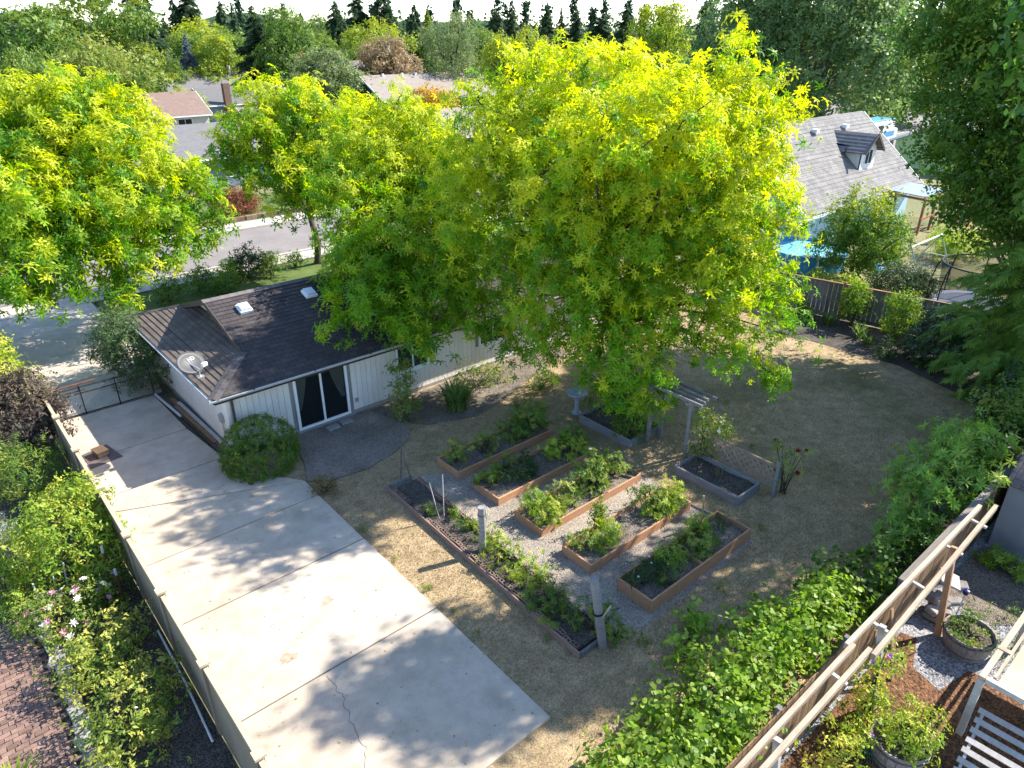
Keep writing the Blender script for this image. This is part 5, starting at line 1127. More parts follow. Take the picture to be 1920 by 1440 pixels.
# left garden
shrub('bright_shrub', 'big sunlit yellow green shrub by the tan fence, left garden', 'bush', (.75, 17.4, 0), [(0, 0, 1.0, .95, 1.0, .85), (.3, .5, 1.4, .8, .8, .6), (-.6, .2, .9, .6, .7, .6), (.5, -.7, .8, .6, .6, .6), (.85, .4, 1.5, .35, .5, .5)], 'small', lf_bright, 12, 6, .14, .13, None, None, tip_rand(.35, .8))
shrub('pink_rose', 'pink and white rose bush between the white stakes', 'rose', (.15, 15.35, 0), [(0, 0, .55, .55, .6, .5), (-.35, .2, .6, .4, .5, .45), (.5, -.2, .6, .5, .5, .45)], 'small', lf_rose, 13, 5, .12, .105, [('pink', 20, .085), ('white', 16, .09)])
shrub('mauve_rose', 'mauve rose near the two rusty posts', 'rose', (1.15, 15.6, 0), [(0, 0, .35, .5, .5, .4)], 'small', lf_mid, 16, 5, .1, .10, [('mauve', 6, .075)])
shrub('rose_bush', 'yellow green rose bush left of the white pipe', 'bush', (.55, 13.6, 0), [(0, 0, .5, .75, .7, .55), (.5, .3, .55, .5, .5, .5), (-.4, -.2, .5, .5, .5, .5)], 'small', lf_rose, 13, 5, .12, .11, None, None, tip_rand(.5, .8))
shrub('rose_bush', 'nearest yellow green bush at bottom left of picture', 'bush', (.55, 11.7, 0), [(0, 0, .55, .75, .75, .6), (.5, .5, .6, .5, .5, .5), (-.1, -.7, .5, .6, .6, .5)], 'small', lf_rose, 13, 5, .12, .11, [('white', 3, .05)], None, tip_rand(.5, .8))
shrub('purple_shrub', 'dark purple leaved shrub beside end of the tan fence', 'bush', (1.2, 24.6, 0), [(0, 0, 1.1, .9, 1.1, .9), (.3, .6, 1.7, .7, .8, .7), (-.7, .3, 1.2, .8, .9, .9), (.55, -.4, 1.3, .5, .5, .6), (-.3, 1.4, 1.4, .8, .8, .8)], 'small', lf_purple, 9, 6, .15, .15, None, None, tip_rand(.3, .7))
shrub('green_shrub', 'grey green feathery shrub against the fence below purple shrub', 'bush', (.8, 21.7, 0), [(0, 0, .8, .85, 1.0, .75), (-.7, .4, .7, .7, .8, .65), (.3, -.9, .5, .6, .6, .5)], 'narrow', lf_mid, 10, 6, .14, .15)
shrub('yellow_hedge', 'sunlit yellow green hedge at the left edge near driveway', 'bush', (.9, 29.6, 0), [(0, 0, 1.2, .9, 1.5, 1.2), (-.6, 1.6, 1.4, 1.0, 1.4, 1.3), (.1, -1.4, 1.0, .8, 1.0, 1.0), (-.4, 3.6, 1.5, 1.1, 1.5, 1.3)], 'small', lf_bright, 8, 6, .16, .16, None, None, tip_rand(.4, .8))
shrub('silver_shrub', 'pale silvery low plant left of the bright shrub', 'plant', (-.35, 19.8, 0), [(0, 0, .3, .45, .6, .32)], 'narrow', lf_silver, 18, 5, .1, .10, None, None, None)
shrub('lavender', 'purple lavender clump at the left edge', 'plant', (-.55, 18.6, 0), [(0, 0, .25, .45, .45, .28)], 'narrow', lf_lavender, 20, 5, .09, .09, None, None, None)
shrub('low_hedge', 'pale yellow low plant at left edge below lavender', 'plant', (-.7, 17.5, 0), [(0, 0, .35, .55, .55, .38), (.4, -.7, .25, .4, .4, .28)], 'small', lf_bright, 16, 5, .1, .10)
shrub('green_mound', 'green mound left of the grey stones near roses', 'plant', (-.5, 16.4, 0), [(0, 0, .2, .4, .5, .25)], 'small', lf_mid, 18, 5, .1, .09)
blades('strap_plant', 'yellow green strap leaved plant at bottom left corner', 'plant', (-1.35, 11.6, 0), 90, .8, .5, lf_bright, .06, 77)
# front garden hedge between the house and the sidewalk
for i, (x, y, s, mt) in enumerate(((9.0, 36.2, .8, lf_mid), (10.6, 36.6, .9, lf_mid), (12.2, 36.9, .9, lf_bright), (13.4, 37.2, 1.2, lf_dark), (14.6, 37.0, .9, lf_mid), (11.6, 35.4, .7, lf_mid), (16.2, 37.4, .6, lf_mid))):
    shrub('front_shrub', ['leftmost small shrub of the front garden row beyond the roof', 'second shrub from left in the front garden row', 'bright yellow green shrub in the front garden row', 'tallest dark shrub in the front garden row', 'mid green shrub just right of the tallest front shrub', 'low shrub closest to the roof in front garden', 'small shrub at the locust trunk by sidewalk'][i], 'bush', (x, y, 0), [(0, 0, s*.55, s*.75, s*.7, s*.55), (s*.3, .2, s*.9, s*.45, s*.45, s*.4)], 'small', mt, 12, 5, .13, .14, None, 'front garden shrubs')
# dry lawn blades: uncountable
r = np.random.default_rng(9); n = 130000
X = r.uniform(6.9, 29, n); Y = r.uniform(3.5, 19.9, n)
d = np.hypot(X, Y); keep = r.uniform(0, 1, n) < np.clip(16/d, .2, 1)
for x0, x1, y0, y1 in ((8.25, 14.75, 7.1, 15.6), (15.5, 17.3, 8.2, 10.5), (15.5, 17.3, 12.2, 14.6), (6.5, 10.9, 16.8, 20), (10.5, 19.6, 17.3, 20)): keep &= ~((X > x0) & (X < x1) & (Y > y0) & (Y < y1))
keep &= ~((X > 27) & (Y < 15)) & ~((X > 15.2) & (Y < 4.8)); X, Y = X[keep], Y[keep]; n = len(X)
a = r.uniform(0, 6.28, n); hh = r.uniform(.025, .08, n); ln = r.uniform(.01, .06, n); wv = .008
b = np.stack([X, Y, np.full(n, -.01)], 1); sd_ = np.stack([-np.sin(a), np.cos(a), np.zeros(n)], 1)*wv; tp = b + np.stack([np.cos(a)*ln, np.sin(a)*ln, hh], 1)
V = np.stack([b - sd_, b + sd_, tp], 1).reshape(-1, 3); F = np.arange(3*n).reshape(-1, 3)
pn = np.sin(X*.55 + 1.3*np.sin(Y*.4)) + np.sin(Y*.7 + X*.25); gt = np.clip(.15 + .12*pn + (X-18)*.02 + r.normal(0, .15, n), 0, 1)
me = np_mesh('lawn_grass', V, F, LEAF('dry_grass', (.20, .15, .08), (.36, .28, .16), (.10, .13, .035), .2, .9, .05), {'tone': np.repeat(r.uniform(0, 1, n), 3), 'tip': np.repeat(gt, 3)})
tag(link_mesh('lawn_grass', me, None), 'short dry straw coloured grass on the back lawn', 'grass', kind='stuff')

# fallen leaves and litter, too many to count
r = np.random.default_rng(91); n = 2600
X = r.uniform(2.0, 20, n); Y = r.uniform(4.0, 19.8, n); Z = np.where((X < 6.75) & (Y > 6.7), .076, .004); Z[(X > 7) & (X < 10.8) & (Y > 16.9)] = .05
keep = ~((X > 8.2) & (X < 14.5) & (Y > 7.2) & (Y < 15.5)) & ~((X > 15.4) & (X < 17.3) & (Y > 8) & (Y < 14.6)); X, Y, Z = X[keep], Y[keep], Z[keep]; n = len(X)
keep = r.uniform(0, 1, n) < np.where(X < 6.8, .35, 1.0); X, Y, Z = X[keep], Y[keep], Z[keep]; n = len(X)
a = r.uniform(0, 6.28, n); sz = r.uniform(.012, .035, n); ca, sa = np.cos(a)*sz, np.sin(a)*sz
V = np.stack([np.stack([X-ca, Y-sa, Z], 1), np.stack([X+sa*.5, Y-ca*.5, Z+.006], 1), np.stack([X+ca, Y+sa, Z+.002], 1), np.stack([X-sa*.5, Y+ca*.5, Z+.004], 1)], 1).reshape(-1, 3)
q = np.arange(n)[:, None]*4; F = np.concatenate([q + [0, 1, 2], q + [0, 2, 3]])
me = np_mesh('leaf_litter', V, F, LEAF('dead_leaf', (.12, .07, .03), (.36, .26, .09), (.30, .28, .04), .2), {'tone': np.repeat(r.uniform(0, 1, n), 4), 'tip': np.repeat((r.uniform(0, 1, n) < .3)*1.0, 4)})
tag(link_mesh('leaf_litter', me, None), 'small fallen leaves strewn over lawn and concrete', 'leaves', kind='stuff')
for i, (x, y, s_) in enumerate(((6.98, 14.2, .13), (7.02, 12.6, .10), (6.95, 11.2, .16), (7.05, 10.2, .1), (7.0, 9.3, .12), (8.1, 8.2, .1), (12.3, 6.6, .14), (11.0, 6.0, .12), (15.1, 7.2, .12), (18.6, 9.6, .14), (20.5, 12.0, .12), (9.6, 6.7, .14))):
    shrub('lawn_weed', 'small green weed in the dry lawn, ' + ['at pad edge below the first joint', 'at pad edge beside strip bed post', 'largest along the pad edge', 'at pad edge near long joint', 'lowest along the pad edge', 'near the strip bed corner', 'right of the last cedar bed', 'between vine runner and last bed', 'left of the grey lattice planter', 'right of the lattice panel', 'in middle of right lawn', 'in front of the leaning post'][i], 'weed', (x, y, -.01), [(0, 0, s_*.4, s_, s_*.9, s_*.6)], 'narrow', lf_mid, 120, 3, .03, .05, None, 'weeds in the lawn', stems=False)

# ------------------------------------------------------------------ neighbouring houses
def win(root, face, c, w_, h_, off=.03):
    """window on a wall face: face '-y' or '-x'; c = (x, y, z) of its centre"""
    x, y, z = c; f = MB(); p = MB()
    if face == '-y':
        f.box(x-w_/2-.06, x+w_/2+.06, y-off, y+.02, z+h_/2, z+h_/2+.07).box(x-w_/2-.06, x+w_/2+.06, y-off, y+.02, z-h_/2-.07, z-h_/2).box(x-w_/2-.06, x-w_/2, y-off, y+.02, z-h_/2, z+h_/2).box(x+w_/2, x+w_/2+.06, y-off, y+.02, z-h_/2, z+h_/2).box(x-.025, x+.025, y-off, y+.02, z-h_/2, z+h_/2)
        p.box(x-w_/2, x+w_/2, y-.012, y-.004, z-h_/2, z+h_/2)
    else:
        f.box(x-off, x+.02, y-w_/2-.06, y+w_/2+.06, z+h_/2, z+h_/2+.07).box(x-off, x+.02, y-w_/2-.06, y+w_/2+.06, z-h_/2-.07, z-h_/2).box(x-off, x+.02, y-w_/2-.06, y-w_/2, z-h_/2, z+h_/2).box(x-off, x+.02, y+w_/2, y+w_/2+.06, z-h_/2, z+h_/2).box(x-off, x+.02, y-.025, y+.025, z-h_/2, z+h_/2)
        p.box(x-.012, x-.004, y-w_/2, y+w_/2, z-h_/2, z+h_/2)
    o = f.build('window', m_white, root); p.build('pane', m_inside, o); return o
def gable_house(label, x0, x1, y0, y1, eave, ridge, axis, wallm, roofm, gablem=None, wins=(), oh=.45, name='neighbour_house', trim=None):
    root = thing(name, label, 'house', ((x0+x1)/2, (y0+y1)/2, 0)); trim = trim or m_white
    MB().box(x0, x1, y0, y1, -.05, eave).build('wall', wallm, root)
    if axis == 'x':
        ym = (y0+y1)/2; s = (ridge-eave)/(ym-y0); ze = eave - s*oh; P_ = lambda u, y, z: (u, y, z); a0, a1, b0, b1, bm_ = x0, x1, y0, y1, ym
    else:
        xm = (x0+x1)/2; s = (ridge-eave)/(xm-x0); ze = eave - s*oh; P_ = lambda u, y, z: (y, u, z); a0, a1, b0, b1, bm_ = y0, y1, x0, x1, xm
    for u in (a0, a1): MB().add([P_(u-.001, b0, eave-.01), P_(u-.001, b1, eave-.01), P_(u-.001, bm_, ridge-.03), P_(u+.05, b0, eave-.01), P_(u+.05, b1, eave-.01), P_(u+.05, bm_, ridge-.03)], [(0, 1, 2), (5, 4, 3)]).build('gable', gablem or wallm, root)
    rf_ = None; A0, A1 = a0-oh*.8, a1+oh*.8; t = .12
    for sgn in (-1, 1):
        be = b0-oh if sgn < 0 else b1+oh
        o = MB().add([P_(A0, be, ze), P_(A1, be, ze), P_(A1, bm_, ridge), P_(A0, bm_, ridge), P_(A0, be, ze+t), P_(A1, be, ze+t), P_(A1, bm_, ridge+t), P_(A0, bm_, ridge+t)], [(0, 3, 2, 1), (4, 5, 6, 7), (0, 1, 5, 4), (2, 3, 7, 6), (1, 2, 6, 5), (3, 0, 4, 7)]).build('roof_slope', roofm, root)
        for u in (A0-.02, A1+.02): MB().bar(P_(u, be, ze+.03), P_(u, bm_, ridge+.03), .05, .2).build('rake_board', trim, root)
        MB().bar(P_(A0, be - .02*(-sgn)*-1, ze+.02), P_(A1, be - .02*(-sgn)*-1, ze+.02), .05, .17).build('fascia', trim, root)
    for f, c, ww, hh in wins: win(root, f, c, ww, hh)
    return root
rf_grey = M('far_grey_roof', (.18, .172, .17), (.13, .125, .123), 2, vary=.1, stretch=(1, 4, 4)); rf_tan = M('far_tan_roof', (.28, .24, .205), (.22, .187, .16), 2, vary=.1); rf_pink = M('far_clay_roof', (.22, .155, .125), (.17, .12, .10), 2, vary=.1)
rf_brown = M('far_brown_roof', (.20, .165, .14), (.14, .115, .10), 2); rf_cape = SHINGLE('cape_shingle', (.225, .215, .205), (.17, .162, .155), False, .4, .26); rf_dormer = M('dormer_shingle', (.20, .195, .195), (.13, .125, .125), 3)
w_blue = M('light_blue_wall', (.42, .58, .68), (.36, .51, .61), 2, vary=0); w_navy = M('navy_wall', (.03, .055, .10), (.022, .042, .08), 2, vary=0); w_cream = M('cream_wall', (.62, .58, .50), (.54, .50, .43), 2, vary=0)
w_green = M('lime_wall', (.42, .52, .24), (.36, .45, .20), 2, vary=0); w_white = M('white_wall', (.72, .71, .68), (.65, .64, .61), 2, vary=0); w_slate = M('slate_wall', (.20, .25, .30), (.16, .20, .25), 2, vary=0); w_mauve = M('mauve_wall', (.30, .20, .22), (.24, .16, .18), 2, vary=0)

cape = gable_house('light blue house with steep grey roof and white dormer at upper right', 40.5, 55.6, 20.6, 30.0, 2.55, 6.5, 'x', w_blue, rf_cape, w_blue, [('-y', (47.0, 20.6, 1.5), 1.2, 1.0), ('-x', (40.5, 23.5, 1.5), 1.1, 1.2), ('-y', (52.6, 20.6, 1.3), 1.6, 1.9)], .6)
# courses on the slope facing the yard
sl_ = (6.5-2.55)/4.7
mb_c = MB()
for j in range(24):
    ya, yb = 20.02 + j*.2208, 20.02 + (j+1)*.2208; za, zb = 2.055 + sl_*(ya-20.0) + .10, 2.055 + sl_*(yb-20.0) + .10
    MB().add([(40.15, ya, za+.045), (55.95, ya, za+.045), (55.95, yb, zb+.022), (40.15, yb, zb+.022), (40.15, ya, za+.01), (55.95, ya, za+.01)], [(0, 1, 2, 3), (4, 5, 1, 0)]).build('shingle_course', rf_cape, cape)
dx, dy = 50.2, 21.7; dm = MB()
dm.box(dx-1.0, dx+1.0, dy, dy+.08, 3.55, 4.95); dm.add([(dx-1.0, dy, 4.95), (dx+1.0, dy, 4.95), (dx, dy, 5.75), (dx-1.0, dy+.08, 4.95), (dx+1.0, dy+.08, 4.95), (dx, dy+.08, 5.75)], [(0, 1, 2), (5, 4, 3)])
dm.add([(dx-1.0, dy, 3.55), (dx-1.0, dy+2.0, 5.2), (dx-1.0, dy+2.0, 4.95), (dx-1.0, dy, 4.95), (dx+1, dy, 3.55), (dx+1, dy+2.0, 5.2), (dx+1, dy+2.0, 4.95), (dx+1, dy, 4.95)], [(0, 3, 2, 1), (4, 5, 6, 7)])
dmo = dm.build('dormer', w_white, cape)
for sgn in (-1, 1):
    for j in range(6):
        u0, u1 = j/6, (j+1)/6; xa = lambda u: dx + sgn*1.35*(1-u); zz = lambda u: 4.72 + 1.12*u
        MB().add([(xa(u0), dy-.4, zz(u0)+.05), (xa(u0), dy+3.0, zz(u0)+.05), (xa(u1), dy+3.0, zz(u1)+.02), (xa(u1), dy-.4, zz(u1)+.02), (xa(u0), dy-.4, zz(u0)-.03), (xa(u0), dy+3.0, zz(u0)-.03)], [(0, 1, 2, 3), (0, 4, 5, 1)]).build('dormer_shingle_course', rf_dormer, dmo)
    MB().bar((dx+sgn*1.35, dy-.42, 4.72), (dx, dy-.42, 5.84), .05, .16).build('rake_board', m_fascia, dmo)
win(dmo, '-y', (dx+.05, dy, 4.4), .9, .85)
MB().tube([(dx-1.6, dy+.9, 4.6), (dx-1.45, dy+.9, 4.95)], .05, 6).build('vent_pipe', m_black, cape)
for vx_ in (47.5, 51.6): MB().box(vx_-.2, vx_+.2, 24.1, 24.5, 5.9, 6.12).build('roof_vent', m_white, cape)
MB().box(50.4, 53.6, 20.56, 20.585, .1, 2.3).build('patio_shade_sheet', m_inside, cape)  # dark sheet standing in for the shade under the patio roof
# patio roof and pergola behind that house
pg = thing('pergola', 'orange brown timber pergola with pale patio roof behind the blue house', 'pergola', (51.5, 18.6, 0))
MB().obox((51.9, 18.75, 2.45), 3.6, 2.6, .05, 0, .05).build('patio_roof', M('polycarbonate', (.24, .245, .27), (.20, .205, .225), 3, .3), pg)
m_orange = M('stained_timber', (.36, .17, .09), (.27, .125, .065), 3)
for x, y in ((50.2, 17.5), (53.6, 17.5), (50.2, 15.4), (53.6, 15.4), (52.0, 17.5), (55.4, 16.4)): MB().box(x-.07, x+.07, y-.07, y+.07, 0, 2.25).build('post', m_orange, pg)
for a, b in (((50.0, 17.5, 2.3), (55.6, 17.5, 2.3)), ((50.0, 15.4, 2.2), (55.6, 15.4, 2.2)), ((50.2, 15.2, 2.1), (50.2, 19.9, 2.3)), ((53.6, 15.2, 2.1), (53.6, 19.9, 2.3)), ((50.0, 17.45, 1.0), (53.8, 17.45, 1.0)), ((50.2, 15.4, 1.0), (53.8, 15.4, 1.0)), ((50.2, 15.4, .5), (53.8, 15.4, .5))): MB().bar(a, b, .08, .14).build('beam', m_orange, pg)
# pool, swing set, trampoline and small things of that yard
po = thing('pool', 'round blue above ground pool partly hidden by small tree', 'pool', (38.6, 19.0, 0))
MB().lathe((38.6, 19.0, 0), [(2.1, 0), (2.12, .95), (2.2, .95), (2.2, .9), (2.05, .9), (2.05, .6)], 32).build('wall', m_blue, po, smooth=False); MB().lathe((38.6, 19.0, .78), [(0, 0), (2.05, 0)], 32).build('water', m_water, po)
for k in range(8): a = 2*math.pi*k/8; MB().tube([(38.6+2.2*math.cos(a), 19+2.2*math.sin(a), 0), (38.6+2.2*math.cos(a), 19+2.2*math.sin(a), .95)], .035, 6).build('leg', m_white, po)
sw_ = thing('swing_set', 'pale green metal swing set frame on the patchy lawn', 'swing set', (40.5, 13.3, 0)); m_swing = M('pale_green_tube', (.40, .50, .45), (.32, .42, .38), 5, .4)
T1, T2 = Vector((38.75, 13.6, 2.05)), Vector((42.6, 13.6, 2.05))
MB().tube([T1, T2], .04, 8).build('top_bar', m_white, sw_)
for T in (T1, T2):
    for dy_ in (-.95, 1.25): MB().tube([T, (T.x, T.y+dy_, 0)], .035, 7).build('leg', m_swing, sw_)
    MB().tube([(T.x, T.y-.5, .95), (T.x, T.y+.62, .95)], .022, 6).build('crossbar', m_white, sw_)
for x in (39.6, 40.7, 41.7):
    st = MB().obox((x, 13.6, .55), .42, .16, .03).build('swing_seat', m_black, sw_)
    for d_ in (-.19, .19): MB().tube([(x+d_, 13.6, .55), (x+d_, 13.6, 2.03)], .008, 4).build('chain', m_metal, st)
tc = Vector((36.3, 9.5, 0)); tm = thing('trampoline', 'round trampoline with black safety net behind the back fence', 'trampoline', tc)
MB().lathe((tc.x, tc.y, .72), [(0, 0), (1.5, 0)], 32).build('mat', M('trampoline_mat', (.16, .18, .24), (.13, .15, .20), 3, .6), tm); MB().lathe((tc.x, tc.y, .72), [(1.5, .02), (1.85, .02), (1.88, -.05)], 32).build('edge_pad', M('edge_pad', (.32, .33, .42), (.26, .27, .36), 3, .6), tm)
ring = lambda z, rr: [(tc.x+rr*math.cos(2*math.pi*k/32), tc.y+rr*math.sin(2*math.pi*k/32), z) for k in range(33)]
MB().tube(ring(2.55, 1.7), .035, 6).build('top_ring', m_black, tm); MB().tube(ring(.70, 1.86), .04, 6).build('frame_ring', m_black, tm)
for k in range(8):
    a = 2*math.pi*(k+.3)/8; u_ = Vector((math.cos(a), math.sin(a), 0)); MB().tube([tc+u_*1.95, tc+u_*1.95+Vector((0, 0, 1.5)), tc+u_*1.85+Vector((0, 0, 2.2)), tc+u_*1.7+Vector((0, 0, 2.55))], .03, 6).build('pole', m_black, tm)
m_net, t_, o_n = _nodes('safety_net'); bb_ = t_.nodes.new('ShaderNodeBsdfDiffuse'); bb_.inputs[0].default_value = (.02, .03, .025, 1); tt_ = t_.nodes.new('ShaderNodeBsdfTransparent'); mx_ = t_.nodes.new('ShaderNodeMixShader'); mx_.inputs[0].default_value = .42
t_.links.new(tt_.outputs[0], mx_.inputs[1]); t_.links.new(bb_.outputs[0], mx_.inputs[2]); t_.links.new(mx_.outputs[0], o_n.inputs[0])
MB().lathe((tc.x, tc.y, .74), [(1.55, 0), (1.68, 1.8)], 32).build('safety_net', m_net, tm)
sl = thing('toy_slide', 'small green plastic slide near the trampoline', 'slide', (39.0, 10.4, 0)); m_sl = M('green_plastic', (.06, .22, .18), None, 4, .4)
MB().bar((38.4, 10.4, .1), (39.6, 10.5, 1.0), .42, .04).build('chute', m_sl, sl); MB().tube([(39.6, 10.3, 1.0), (39.9, 10.3, 0)], .03, 5).tube([(39.6, 10.7, 1.0), (39.9, 10.7, 0)], .03, 5).build('ladder', m_sl, sl)
for k, (x, y, rr, lab) in enumerate(((41.3, 12.6, .4, 'dark hoop lying under the swing set'), (40.2, 11.9, .55, 'green hoop lying left of the trampoline'))): tag(MB().tube([(x+rr*math.cos(2*math.pi*q/20), y+rr*math.sin(2*math.pi*q/20), .04) for q in range(21)], .03, 5).build('toy_hoop', m_sl if k else m_black), lab, 'toy')
tag(MB().lathe((40.8, 15.9, 0), [(.0, .32), (.3, .25), (.45, .05), (.5, 0)], 9).build('blue_tarp', m_blue, smooth=True), 'small crumpled blue cover on the ground behind swing set', 'cover')
shrub('evergreen_dome', 'dark evergreen mound just behind the back fence', 'bush', (35.2, 12.4, 0), [(0, 0, 1.0, 1.3, 1.2, 1.1), (.3, -.6, .8, 1.0, .8, .9)], 'narrow', lf_dark, 18, 6, .14, .17)
shrub('japanese_maple', 'low bright yellow green maple bush beyond the swing set', 'bush', (46.3, 13.8, 0), [(0, 0, .9, 1.5, 1.1, .6), (-.9, .2, 1.1, .9, .8, .4), (.9, -.3, .8, .9, .8, .45)], 'narrow', lf_bright, 6, 6, .2, .25)
for i, (x, y, s) in enumerate(((34.6, 14.6, .9), (35.0, 16.4, .8), (43.5, 16.5, .8), (47.5, 17.8, .9))): shrub('yard_shrub', ['yellow green shrub behind fence left of evergreen mound', 'leftmost low shrub behind the back fence', 'low shrub between pool and pergola', 'shrub against the pergola front'][i], 'bush', (x, y, 0), [(0, 0, s*.5, s*.9, s*.8, s*.55)], 'small', lf_bright if i < 2 else lf_mid, 9, 5, .16, .18)

gable_house('lime green house with grey roof beyond the dormered house', 76, 93, 20.5, 30.5, 2.5, 4.6, 'x', w_green, rf_grey, w_green, [('-x', (76, 24.0, 1.4), 1.4, 1.0)], .5)
rv = thing('camper_van', 'white and light blue camper van parked beyond the blue house', 'camper van', (85.5, 37.0, 0)); m_rvb = M('van_blue', (.10, .36, .60), (.08, .30, .52), 3, .3, vary=0)
MB().box(82.800, 88.600, 36.000, 38.300, 0.500, 2.950).build('body', m_white, rv, bevel=.2); MB().box(82.780, 88.620, 35.985, 38.310, 1.200, 1.750).build('stripe', m_rvb, rv); MB().box(82.900, 88.500, 36.100, 38.200, 2.940, 3.050).build('roof', m_rvb, rv, bevel=.04)
MB().box(88.500, 89.900, 36.150, 38.150, 0.500, 1.900).build('cab', m_white, rv, bevel=.15); MB().box(84.300, 85.500, 35.975, 35.995, 1.800, 2.500).build('window', m_inside, rv); MB().box(82.770, 82.790, 36.600, 37.700, 1.850, 2.500).build('window', m_inside, rv)
for x in (84, 88.6):
    for y in (36.05, 38.05): MB().tube([(x, y-.1, .38), (x, y+.2, .38)], .38, 14).build('wheel', m_black, rv)

gable_house('slate blue house with grey roof directly across the street', 14, 30, 62.5, 71.5, 2.6, 4.6, 'x', w_slate, rf_grey, w_slate, [('-y', (18, 62.5, 1.4), 1.6, 1.1), ('-y', (23, 62.5, 1.4), 1.6, 1.1), ('-y', (27, 62.5, 1.4), 1.2, 1.1)])
gable_house('dark navy house with tan roof partly hidden behind the big tree', 44.3, 62, 59.6, 68.0, 2.6, 4.6, 'x', w_navy, rf_tan, w_navy, [('-y', (50, 59.6, 1.4), 1.5, 1.1), ('-y', (56, 59.6, 1.4), 1.5, 1.1)])
h6 = gable_house('navy gabled house with long pale roof and roof vents in distance', 59.5, 88, 97.5, 109.5, 2.7, 5.6, 'x', w_navy, rf_tan, w_navy, [('-x', (59.5, 103.5, 1.6), 1.5, 1.2), ('-y', (66, 97.5, 1.5), 1.6, 1.1), ('-y', (73, 97.5, 1.5), 1.6, 1.1)], .6)
for x in (63, 66.5, 69, 73, 77, 82): MB().box(x-.15, x+.15, 103.0, 103.3, 5.4, 5.9).build('roof_vent', m_white, h6)
h7 = gable_house('house with white gable and steep brown roof behind the navy house', 72.5, 82.5, 120, 132, 3.6, 8.6, 'y', w_white, rf_brown, w_white, [('-y', (77.5, 120, 5.6), 1.0, 1.4)], .8)
MB().box(74.0, 74.9, 119.5, 120.3, 0, 10.0).build('chimney', w_white, h7)
h7b = gable_house('dark house with brown roof and dormer left of white gable', 62, 72.4, 122, 131, 3.4, 6.8, 'x', w_navy, rf_brown, w_navy, [('-y', (66, 122, 2.2), 1.6, 1.2)])
MB().box(65.5, 70, 122.6, 126, 4.4, 6.0).build('dormer', w_navy, h7b); MB().obox((67.75, 124.2, 6.1), 5.2, 4.4, .15, 0, .08).build('dormer_roof', rf_tan, h7b)
h1 = gable_house('long grey roofed ranch house with pale blue walls, left of centre distance', 40.0, 58.5, 134.5, 145.5, 2.8, 5.0, 'x', w_blue, rf_grey, w_mauve, [('-y', (45, 134.5, 1.5), 2.2, 1.2), ('-y', (50, 134.5, 1.5), 1.8, 1.2)], .7)
MB().add([(53.2, 131.5, 0), (60.8, 131.5, 0), (60.8, 131.5, 2.8), (57, 131.5, 4.2), (53.2, 131.5, 2.8), (53.2, 139, 0), (60.8, 139, 0), (60.8, 139, 2.8), (57, 139, 4.2), (53.2, 139, 2.8)], [(0, 1, 2, 3, 4), (1, 6, 7, 2), (0, 4, 9, 5)]).build('front_gable', w_blue, h1)
for sgn in (-1, 1): MB().add([(57+sgn*4.4, 131, 2.6), (57+sgn*4.4, 139.5, 2.6), (57, 139.5, 4.35), (57, 131, 4.35), (57+sgn*4.4, 131, 2.8), (57+sgn*4.4, 139.5, 2.8), (57, 139.5, 4.55), (57, 131, 4.55)], [(4, 5, 6, 7), (0, 1, 5, 4), (0, 4, 7, 3)]).build('front_gable_roof', rf_grey, h1)
win(h1, '-y', (57, 131.5, 1.4), 1.8, 1.2)
for x in (48.4, 50.0): MB().obox((x, 138.0, 4.35), .6, .9, .12, 0, .38).build('skylight', m_white, h1)
MB().tube([(53, 139.0, 4.2), (53, 139.0, 6.2)], .28, 8).build('chimney', w_white, h1)
gable_house('house with steep dark roof rising behind the grey ranch', 54, 62, 158, 168, 4.0, 10.0, 'y', w_slate, rf_brown, w_slate, [('-y', (58, 158, 4.5), 1.5, 1.2)])
gable_house('low tan roofed house right of the grey ranch in distance', 66, 80, 141, 152, 2.8, 5.2, 'x', w_cream, rf_tan, w_cream, [('-y', (70, 141, 1.5), 1.6, 1.1)])
gable_house('house with clay pink roof below the grey ranch', 27.5, 33.5, 97, 106, 2.6, 4.8, 'x', w_cream, rf_pink, w_cream, [('-y', (30.5, 97, 1.5), 1.6, 1.1)])
h5 = gable_house('grey roofed house with red brick chimney below the ranch', 37.5, 52, 107.5, 117, 2.6, 4.4, 'x', w_slate, rf_grey, w_slate, [('-y', (44, 107.5, 1.5), 1.6, 1.1)])
MB().box(39.5, 40.4, 106.7, 107.5, 0, 5.3).build('chimney', m_redbrick, h5)
gable_house('small house with clay pink gable roof before the brick chimney', 33, 40, 82, 89, 2.4, 4.0, 'x', w_cream, rf_pink, w_cream, [('-y', (36, 82, 1.4), 1.4, 1.0)])
gable_house('house with plain grey roof above the left locust tree', 22, 34, 118, 129, 2.8, 5.2, 'y', w_white, rf_grey, w_white, [('-y', (26, 118, 1.5), 1.6, 1.1), ('-y', (30, 118, 1.5), 1.6, 1.1)])
gable_house('pale low house half hidden by trees at upper left', 40, 54, 176, 188, 2.8, 5.4, 'x', w_white, rf_tan, w_white, [('-y', (45, 176, 1.5), 2, 1.2)])
gable_house('white walled house glimpsed behind the willow', 96, 112, 118, 128, 2.8, 5.0, 'x', w_white, rf_grey, w_white, [('-y', (101, 118, 1.5), 1.6, 1.1)])
gable_house('house with grey roof at the far left edge', -6, 8, 104, 114, 2.7, 4.9, 'x', w_slate, rf_grey, w_slate, [('-y', (3, 104, 1.5), 1.6, 1.1)])
